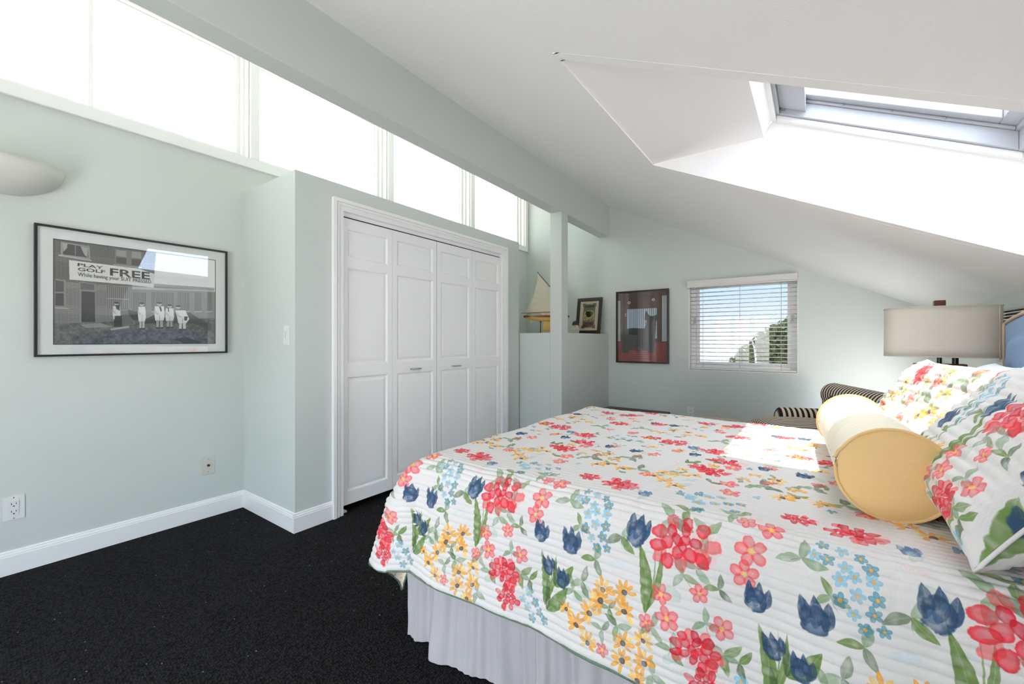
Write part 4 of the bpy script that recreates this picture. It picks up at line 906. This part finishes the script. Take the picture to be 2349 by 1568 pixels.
# ================================================================== FAR WALL
po = thing('framed_poster', 'dark-framed poster of a dark terrier silhouette, between ledge and window', 'picture')
fx0, fx1, fz0, fz1 = -1.992, -1.368, .910, 1.768
def frame_y(root, x0, x1, z0, z1, wd, dep, m_, y, tilt=None):
    f = MB(); V_ = [(x0, z0), (x1, z0), (x1, z1), (x0, z1)]; I_ = [(x0+wd, z0+wd), (x1-wd, z0+wd), (x1-wd, z1-wd), (x0+wd, z1-wd)]
    for i in range(4):
        j = (i+1) % 4; f.prism([(V_[i][0], y, V_[i][1]), (V_[j][0], y, V_[j][1]), (I_[j][0], y, I_[j][1]), (I_[i][0], y, I_[i][1])], (0, -dep, 0))
    return f.build('frame', m_, root)
frame_y(po, fx0, fx1, fz0, fz1, .020, .030, M_brownframe, FY)
def poster_print():
    P = Pic(440, 640, c8(92, 52, 42)); r = np.random.default_rng(8)
    X, Y = P.X, P.Y
    P.c *= (1-.12*r.random((P.H, P.W, 1))).astype(np.float32)
    m_ = (Y < .815) & (Y > .33); # pale pinstriped field, with the window reflection painted into the print
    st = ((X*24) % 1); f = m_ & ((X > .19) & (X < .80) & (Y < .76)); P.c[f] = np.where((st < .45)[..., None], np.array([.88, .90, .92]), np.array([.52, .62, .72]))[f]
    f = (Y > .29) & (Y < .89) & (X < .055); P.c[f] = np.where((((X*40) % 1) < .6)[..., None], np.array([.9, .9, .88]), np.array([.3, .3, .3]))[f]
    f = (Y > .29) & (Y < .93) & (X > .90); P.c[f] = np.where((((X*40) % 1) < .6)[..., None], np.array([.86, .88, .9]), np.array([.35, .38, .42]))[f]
    # red ribbed rug
    d = np.hypot((np.abs(X-.5)-.22).clip(0, 1)*1.1, (Y-.02)*1.3); rb = ((d*26) % 1) < .5
    f = Y < .27; col = np.where(rb[..., None], np.array([.66, .26, .24]), np.array([.50, .13, .14])); P.c[f] = col[f]
    # terrier
    dk = (.17, .165, .165)
    P.poly([(.09, .13), (.22, .12), (.24, .19), (.60, .20), (.62, .13), (.74, .13), (.76, .30), (.78, .55), (.82, .62), (.87, .60), (.80, .665), (.70, .645), (.64, .665), (.585, .73), (.565, .66), (.555, .60), (.60, .585), (.585, .52), (.55, .475), (.30, .485), (.17, .47), (.13, .55), (.07, .66), (.055, .60), (.09, .47)], dk)
    for k_ in range(240):
        a = r.random()*.7+.07; P.ell(a, .16+.05*math.sin(a*25)*.3+r.random()*.03, .006, .012, dk)
    for k_ in range(160): P.ell(.56+.24*r.random(), .42+.23*r.random(), .003, .006, (.30, .30, .31))
    for (x, y) in ((.24, .855), (.73, .88)): P.ell(x, y, .032, .020, (.85, .82, .76)); P.ell(x, y, .012, .008, dk)
    for (x, y) in ((.165, .69), (.165, .665)): P.ell(x, y, .012, .009, (.85, .85, .85))
    return P.c
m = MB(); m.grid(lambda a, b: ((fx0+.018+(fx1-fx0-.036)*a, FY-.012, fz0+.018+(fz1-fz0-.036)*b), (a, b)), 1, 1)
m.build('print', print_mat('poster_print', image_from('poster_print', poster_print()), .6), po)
MB().box((fx0+.015, FY-.010, fz0+.015), (fx1-.015, FY-.001, fz1-.015)).build('backing', M_brownframe, po)
MB().box((fx0+.019, FY-.020, fz0+.019), (fx1-.019, FY-.018, fz1-.019)).build('glazing', M_picglass, po)

# ------------------------------------------------------------------ on the ledge
LZ = 1.257
sf = thing('framed_print', 'small brown-framed stadium print leaning on the ledge beside the post', 'picture', loc=(-2.47, 4.80, LZ), rot=.0)
TW, TH, TL = .335, .455, .16
tilt = Matrix.Rotation(-TL, 4, 'X')
def T2(x, y, z): return tuple(tilt @ Vector((x, y, z)))
def boxT(m, a, b):
    k0 = len(m.v); m.box(a, b)
    for i in range(k0, len(m.v)): m.v[i] = T2(*m.v[i])
m = MB()
for a, b in (((0, -.02, 0), (TW, 0, .042)), ((0, -.02, TH-.042), (TW, 0, TH)), ((0, -.02, .042), (.042, 0, TH-.042)), ((TW-.042, -.02, .042), (TW, 0, TH-.042))): boxT(m, a, b)
m.build('frame', M_brownframe, sf, bevel=.003)
m = MB(); boxT(m, (.035, -.008, .035), (TW-.035, -.001, TH-.035)); m.build('mat_board', M_cream, sf)
def stadium():
    P = Pic(240, 340, c8(60, 52, 30)); r = np.random.default_rng(1)
    P.c[P.Y > .6] = c8(110, 104, 60); P.c[P.Y > .88] = c8(46, 40, 32)
    P.poly([(.05, .62), (.95, .72), (.95, .78), (.05, .70)], c8(150, 118, 50)); P.poly([(0, .30), (1, .30), (1, .60), (0, .55)], c8(206, 176, 92))
    P.ell(.52, .60, .47, .145, c8(226, 200, 120)); P.ell(.52, .60, .40, .115, c8(70, 70, 44)); P.ell(.52, .61, .30, .08, c8(92, 104, 72))
    for k_ in range(50): P.ell(r.random(), .30+.2*r.random(), .03, .015, c8(80, 84, 40))
    P.c[P.Y < .30] = c8(56, 26, 24); P.c[P.Y < .10] = c8(120, 50, 30)
    return P.c
m = MB(); m.grid(lambda a, b: (T2(.098+(TW-.196)*a, -.0105, .09+(TH-.18)*b), (a, b)), 1, 1)
m.build('print', print_mat('stadium_print', image_from('stadium_print', stadium()), .6), sf)
m = MB()
for a, b in (((.088, -.0095, .080), (TW-.088, -.0085, .087)), ((.088, -.0095, TH-.087), (TW-.088, -.0085, TH-.080)), ((.088, -.0095, .087), (.095, -.0085, TH-.087)), ((TW-.095, -.0095, .087), (TW-.088, -.0085, TH-.087))): boxT(m, a, b)
for xx in (.078, TW-.118):
    for zz in (.070, TH-.078): boxT(m, (xx, -.0092, zz), (xx+.04, -.0084, zz+.008))
for xx in (.078, TW-.086):
    for zz in (.070, TH-.112): boxT(m, (xx, -.0092, zz), (xx+.008, -.0084, zz+.042))
m.build('print_border', M_black, sf)
M_pink = mat('poster_ink', (.62, .35, .32, 1), .7)
text_mesh('OHIO STATE', 'lettering', M_pink, sf, lambda s_, t: T2(.107+(TW-.214)*s_, -.0115, .148+.022*t), .02)
m = MB(); boxT(m, (.041, -.014, .041), (TW-.041, -.0125, TH-.041)); m.build('glazing', M_picglass, sf)
MB().prism([(.14, .0, .28), (.19, .0, .28), (.19, .09, 0.0), (.14, .09, 0.0)], (0, .004, .0)).build('easel_leg', M_brownframe, sf)

fg = thing('figurine', 'small white-bearded pottery figure in a dark cap in front of the stadium print', 'figurine', loc=(-2.41, 4.68, LZ))
M_pot = mat('glazed_pottery', (.62, .60, .50, 1), .3, var=.25, vscale=30); M_skin = mat('painted_skin', (.62, .40, .28, 1), .4); M_cap = mat('cap_glaze', (.02, .012, .014, 1), .3)
MB().lathe([(0, 0), (.030, 0), (.040, .010), (.046, .035), (.048, .055), (.043, .078), (.036, .092), (.034, .10), (.037, .112), (.034, .124), (0, .134)], n=24, sx=1.05, sy=.9).build('body', M_pot, fg, smooth=True)
MB().lathe([(.041, .108), (.042, .118), (.040, .133), (.031, .150), (.015, .160), (0, .162)], n=24).build('cap', M_cap, fg, smooth=True)
MB().lathe([(0, 0), (.022, .001), (.026, .003), (.022, .006), (0, .007)], (.020, -.040, .116), 16, sx=1.1).build('cap_brim', M_cap, fg, smooth=True)
MB().lathe([(0, -.012), (.010, -.009), (.014, 0), (.010, .009), (0, .012)], (.005, -.031, .094), 14, sx=1.4, sy=.6).build('face', M_skin, fg, smooth=True)
MB().lathe([(0, -.006), (.005, -.004), (.006, 0), (.004, .005), (0, .006)], (.007, -.040, .093), 10).build('nose', M_skin, fg, smooth=True)
for dx in (-.006, .018): MB().lathe([(0, -.002), (.0022, 0), (0, .002)], (dx, -.039, .100), 8).build('eye', M_dark, fg, smooth=True)
MB().tube([(-.040, -.005, .068), (-.038, -.028, .05), (-.010, -.042, .046)], [.011, .011, .008], 10).build('arm', M_pot, fg, smooth=True)
MB().tube([(.042, -.005, .068), (.040, -.028, .05), (.016, -.042, .046)], [.011, .011, .008], 10).build('arm', M_pot, fg, smooth=True)
MB().lathe([(0, 0), (.016, .002), (.018, .008), (0, .012)], (-.02, -.02, 0), 12).build('foot', M_pot, fg, smooth=True); MB().lathe([(0, 0), (.016, .002), (.018, .008), (0, .012)], (.022, -.02, 0), 12).build('foot', M_pot, fg, smooth=True)

# model sailing boat; local x runs bow-ward
P1 = Vector((-2.757, 4.054, 0)); P2 = Vector((-2.327, 4.363, 0)); ang = math.atan2((P2-P1).y, (P2-P1).x); BL = (P2-P1).length
bt = thing('model_sailboat', 'wooden model sailing yacht with cream sail on the ledge behind the post', 'model boat', loc=(P1.x, P1.y, LZ), rot=ang)
M_hull = mat('varnished_yellow', (.62, .40, .11, 1), .3); M_mahog = mat('mahogany', (.20, .06, .02, 1), .25); M_deck = mat('boat_deck', (.72, .55, .38, 1), .5); M_sail = mat('sail_cloth', (.74, .70, .56, 1), .8, bump=.2, bscale=30, trans=.2)
def hull(z0, z1, zk):
    def fn(a, b):
        t = b; x = BL*t; w_ = .055*math.sin(PI*min(1, max(0, t))**.8)**.7+.004; th = PI*(a-.5)*1.0
        z = z0; dep = (zk)*math.sin(PI*t)**.8+.004
        return (x, w_*math.sin(th), z0-dep*math.cos(th)), (a, b)
    return fn
HZ = .205
MB().grid(hull(HZ-.018, 0, .045), 16, 30).build('hull', M_hull, bt, smooth=True)
m = MB()
def hw(t): return .055*math.sin(PI*t**.8)**.7+.004 if 0 < t < 1 else .006
ps = [(BL*i/24, hw(i/24)) for i in range(25)]
m.prism([(x, -w_-.001, HZ-.020) for x, w_ in ps]+[(x, w_+.001, HZ-.020) for x, w_ in reversed(ps)], (0, 0, .024)); m.build('gunwale', M_mahog, bt, smooth=False)
MB().prism([(x, -w_*.9, HZ+.004) for x, w_ in ps[1:-1]]+[(x, w_*.9, HZ+.004) for x, w_ in reversed(ps[1:-1])], (0, 0, .004)).build('deck', M_deck, bt)
MB().box((.20, -.022, HZ+.008), (.33, .022, HZ+.026)).build('cabin', M_deck, bt, bevel=.006)
MB().lathe([(0, 0), (.006, 0), (.006, .003), (0, .003)], (.26, -.023, HZ+.016), 12).build('porthole', M_dark, bt)
MB().tube([(.03, -.02, HZ+.008), (.045, -.024, HZ+.022), (.075, -.028, HZ+.022), (.085, -.03, HZ+.008)], .0018, 6).build('rail', M_black, bt)
MB().prism([(.215, -.004, .025), (.40, -.004, .025), (.36, -.004, HZ-.05), (.235, -.004, HZ-.05)], (0, .008, 0)).build('keel', M_hull, bt)
MB().prism([(.075, -.002, HZ-.085), (.090, -.002, HZ-.085), (.10, -.002, HZ-.04), (.085, -.002, HZ-.03)], (0, .004, 0)).build('rudder', M_hull, bt)
MB().box((.13, -.05, 0), (.40, .05, .008)).tube([(.197, 0, .008), (.197, 0, HZ-.055)], .005, 10).tube([(.36, 0, .008), (.36, 0, HZ-.055)], .005, 10).lathe([(.005, 0), (.012, .004), (.014, .018), (.01, .022)], (.197, 0, HZ-.075), 12).build('stand', M_black, bt)
MB().tube([(.34, 0, HZ), (.34, 0, .60)], .004, 8).build('mast', M_mahog, bt)
MB().tube([(-.025, -.004, HZ+.030), (.335, -.004, HZ+.046)], .0032, 8).build('boom', M_mahog, bt)
MB().tube([(.158, -.004, .712), (.335, -.004, .51)], .0032, 8).build('gaff', M_black, bt)
def sail(a, b):
    lo = Vector((.005+.33*a, 0, HZ+.034+.014*a)); hi = Vector((.165+.17*a, 0, .695-.19*a)); p = lo.lerp(hi, b)
    p.x += .035*math.sin(PI*b)*(1-a)*1.0; p.y = -.03*math.sin(PI*a)*math.sin(PI*b)-.004+.002*math.sin(b*40); return p, (a, b)
MB().grid(sail, 14, 26).build('sail', M_sail, bt, smooth=True, solid=.001)
def jib(a, b): p = Vector((.345+.14*a, 0, HZ+.03)).lerp(Vector((.343, 0, .50)), b); p.y = -.01*math.sin(PI*a)*math.sin(PI*b); return p, (a, b)
MB().grid(jib, 8, 12).build('jib', M_sail, bt, smooth=True, solid=.001)

# ================================================================== FURNITURE BEYOND THE BED
be = thing('bench', 'low dark brown wooden bench against the far wall beside the partition', 'bench')
M_wood = mat('dark_brown_wood', (.085, .058, .045, 1), .5, bump=.1, bscale=30, var=.3, vscale=8)
MB().box((-2.08, 4.42, .335), (-1.345, 4.925, .372)).build('top', M_wood, be, bevel=.012, seg=3)
for x in (-2.03, -1.43):
    for y in (4.47, 4.85): MB().box((x, y, 0), (x+.045, y+.045, .335)).build('leg', M_wood, be)
MB().box((-2.0, 4.44, .27), (-1.40, 4.455, .335)).build('apron', M_wood, be)
MB().tube([(-1.62, 4.60, .374), (-1.58, 4.60, .384), (-1.52, 4.60, .384), (-1.48, 4.60, .374)], .003, 6).build('handle', M_chrome, be)

CR, BK = srgb(238, 222, 205), srgb(52, 40, 38)
M_stx = stripe_mat('ticking_x', 'X', .042, .48, CR, BK); M_sty = stripe_mat('ticking_y', 'Y', .042, .48, CR, BK)
M_blkpipe = mat('black_piping', (.02, .018, .018, 1), .7)
E1 = Vector((.928, .371, 0)); rot_ch = math.atan2(E1.y, E1.x)
ch = thing('armchair', 'black and cream striped rolled-arm chair in the far right corner', 'armchair', loc=(.02, 4.15, 0), rot=rot_ch)
# local x = towards the chair back, local y = towards the far wall
def rolled(name, L0, L1, yc, zc, r_, base_z, mat_, along='y', parent=ch, thick=None):
    """a padded slab with a rolled top running along an axis."""
    th = thick or r_*1.3; prof = [(-th/2, base_z), (-th/2, zc-r_*.8)]
    for k_ in range(13):
        a = math.radians(215-250*k_/12); prof.append((r_*math.cos(a), zc+r_*math.sin(a)))
    prof += [(th/2, zc-r_*.8), (th/2, base_z)]
    def fn(a, b):
        i = a*(len(prof)-1); j = min(int(i), len(prof)-2); f = i-j; px = prof[j][0]*(1-f)+prof[j+1][0]*f; pz = prof[j][1]*(1-f)+prof[j+1][1]*f
        l = L0+(L1-L0)*b; e_ = min(1, min(b, 1-b)*14+.0); k2 = (1-(1-e_)**2)**.5 if e_ < 1 else 1; s_ = .80+.20*k2
        px *= s_; pz = base_z+(pz-base_z)*(.93+.07*k2)
        return ((px+yc, l, pz) if along == 'y' else (l, px+yc, pz)), (a, b)
    m_ = MB().grid(fn, 44, 60)
    for b_, fl in ((0, 0), (1, 1)):
        n0 = len(m_.v); pts = [fn(i/44, b_)[0] for i in range(45)]; m_.add(pts, [tuple(range(45))]);
        for i in range(45): m_.uv[n0+i] = (0, 0)
    o = m_.build(name, mat_, parent, smooth=False)
    for p_ in o.data.polygons: p_.use_smooth = len(p_.vertices) == 4
    rim_ = [fn(i/44, 0)[0] for i in range(45)]; MB().tube(rim_, .005, 6).build('piping', M_blkpipe, o, smooth=True)
    return o
rolled('backrest', -.47, .47, .27, .715, .095, .30, M_sty, 'y', thick=.16)
rolled('arm', -.17, .22, .42, .495, .085, .18, M_stx, 'x', thick=.12)
rolled('arm', -.17, .22, -.42, .495, .085, .18, M_stx, 'x', thick=.12)
def cushion(name, x0, x1, y0, y1, z0, z1, mat_, parent, crown=.03):
    def fn(s_):
        def f(a, b):
            x = 2*a-1; y = 2*b-1; e_ = (max(0, (1-abs(x)**6)*(1-abs(y)**6)))**.35; zc = (z0+z1)/2; return ((x0+(x1-x0)*(a if s_ > 0 else 1-a), y0+(y1-y0)*b, zc+s_*((z1-z0)/2*e_+crown*(1-x*x)*(1-y*y)*(s_ > 0)))), (a, b)
        return f
    m_ = MB().grid(fn(1), 36, 36).grid(fn(-1), 12, 12); return m_.build(name, mat_, parent, smooth=True)
cushion('seat_cushion', -.42, .20, -.345, .345, .35, .515, M_sty, ch)
MB().box((-.38, -.36, .12), (.34, .36, .34)).build('seat_frame', M_sty, ch, bevel=.02)
for x in (-.34, .28):
    for y in (-.32, .32): MB().lathe([(0, 0), (.018, 0), (.026, .12), (0, .12)], (x, y, 0), 10).build('leg', M_wood, ch)
ot = thing('ottoman', 'black and cream striped ottoman between the bed and the striped chair', 'ottoman', loc=(-.552, 4.26, 0), rot=rot_ch)
cushion('cushion', -.56, 0, -.68, 0, .35, .50, M_sty, ot, .015)
MB().box((-.54, -.66, .10), (-.02, -.02, .39)).build('base', M_sty, ot, bevel=.02)
for x in (-.5, -.06):
    for y in (-.62, -.06): MB().lathe([(0, 0), (.018, 0), (.024, .10), (0, .10)], (x, y, 0), 10).build('leg', M_wood, ot)
M_denim = mat('denim_blue', (.035, .055, .085, 1), .9, bump=.3, bscale=300); M_tan = mat('tan_leather', (.42, .22, .09, 1), .6)
pillow('throw_pillow', M_denim, (.13, 4.40, .605), (-.06, .13, 0), (.05, .02, .15), .05, 'dark denim cushion tucked in the corner of the striped armchair', n=24, piping=M_tan)
pillow('throw_pillow', M_tan, (.28, 3.98, .60), (-.07, .16, 0), (.045, .02, .14), .05, 'tan cushion on the striped armchair beside the yellow bolster', n=24)

# nightstand and lamp
ns = thing('nightstand', 'dark wooden nightstand under the lamp beyond the pillows', 'nightstand')
MB().box((.30, 2.90, .60), (.80, 3.46, .63)).build('top', M_wood, ns, bevel=.004); MB().box((.32, 2.92, .12), (.78, 3.44, .60)).build('body', M_wood, ns)
for z in (.16, .38):
    d_ = MB().box((.305, 2.94, z), (.32, 3.42, z+.20)).build('drawer', M_wood, ns, bevel=.003); MB().lathe([(0, 0), (.010, 0), (.006, .012), (.012, .018), (0, .024)], n=12).build('knob', M_chrome, d_)
    kb = d_.children[0]; kb.rotation_euler = (0, -PI/2, 0); kb.location = (.305, 3.18, z+.10)
for x in (.34, .73):
    for y in (2.94, 3.38): MB().box((x, y, 0), (x+.035, y+.035, .12)).build('leg', M_wood, ns)
lp = thing('table_lamp', 'table lamp with wide oval cream linen shade and wooden finial', 'lamp', loc=(.53, 3.18, .63))
M_shade = mat('linen_shade', (.88, .83, .76, 1), .9, bump=.3, bscale=420, trans=.35); M_lwood = mat('walnut', (.16, .05, .015, 1), .35, var=.4, vscale=20)
def oval(t, a, b, p=2.7): c, s_ = math.cos(t), math.sin(t); return (a*math.copysign(abs(c)**(2/p), c), b*math.copysign(abs(s_)**(2/p), s_))
z0s, z1s = 1.094-.63, 1.353-.63
def shade(a, b): x, y = oval(2*PI*a, .222-.002*b, .165-.002*b); return (x, y, z0s+(z1s-z0s)*b), (a, b)
MB().grid(shade, 96, 6).build('lamp_shade', M_shade, lp, smooth=True, solid=.003)
for z in (z0s, z1s):
    MB().tube([(*oval(2*PI*k_/96, .222, .165), z) for k_ in range(97)], .0028, 6, caps=False).build('shade_rim', M_shade, lp, smooth=True)
x_, y_ = oval(-.62, .2235, .1665); MB().tube([(x_, y_, z0s), (x_, y_, z1s)], .0022, 6).build('seam', M_shade, lp)
MB().box((-.022, -.02, z1s+.002), (.022, .02, z1s+.040)).build('finial', M_lwood, lp, bevel=.003)
MB().tube([(-.2, 0, z1s-.006), (.2, 0, z1s-.006)], .003, 6).tube([(0, -.15, z1s-.006), (0, .15, z1s-.006)], .003, 6).tube([(0, 0, z0s), (0, 0, z1s)], .004, 8).build('harp', M_chrome, lp)
MB().box((-.11, -.05, 0), (.11, .05, .025)).build('base', M_lwood, lp, bevel=.003)
MB().box((-.10, -.03, .025), (-.075, .03, .40)).box((.075, -.03, .025), (.10, .03, .40)).box((-.10, -.03, .40), (.10, .03, .425)).build('base_column', M_lwood, lp, bevel=.002)
MB().tube([(.06, 0, .425), (.06, 0, .50)], .013, 12).tube([(0, 0, .42), (0, 0, .52)], .010, 12).build('socket', M_black, lp)
# wall heater / air conditioner
ac = thing('wall_air_conditioner', 'wall unit with horizontal black louvres behind the top of the blue headboard', 'air conditioner')
AX0 = .80; y0, y1, z0, z1 = 2.75, 3.44, 1.06, 1.345
MB().box((AX0, y1-.035, z0), (RX, y1, z1)).box((AX0, y0, z0), (RX, y0+.035, z1)).box((AX0, y0+.035, z0), (RX, y1-.035, z0+.02)).box((AX0, y0+.035, z1-.012), (RX, y1-.035, z1)).build('housing', mat('ac_grey', (.48, .49, .46, 1), .5), ac, bevel=.002)
MB().box((AX0+.02, y0+.035, z0+.02), (RX, y1-.035, z1-.012)).build('grille_back', M_dark, ac)
MB().box((AX0-.004, y1-.045, z0+.01), (AX0+.02, y1-.035, z1-.010)).build('grille_edge', M_plate, ac)
lv = None
for i in range(15):
    z = z0+.030+i*.0165
    if lv is None: lv = MB().box((AX0-.002, y0+.035, -.0028), (AX0+.018, y1-.045, .0028)).build('louvre', M_plate, ac); lv.location.z = z
    else: c = lv.copy(); COL.objects.link(c); c.parent = ac; c.location.z = z
kn = thing('wall_knob', 'small grey knob on the right wall just left of the headboard corner', 'bumper')  # small grey wall knob of unclear use
p = on_x(2310, 757, RX-.02); MB().tube([(RX, p[1], p[2]), (RX-.02, p[1], p[2])], .006, 10).lathe([(0, -.010), (.009, -.006), (.010, 0), (.009, .006), (0, .010)], (RX-.022, p[1], p[2]), 12).build('pad', M_alu, kn, smooth=True)
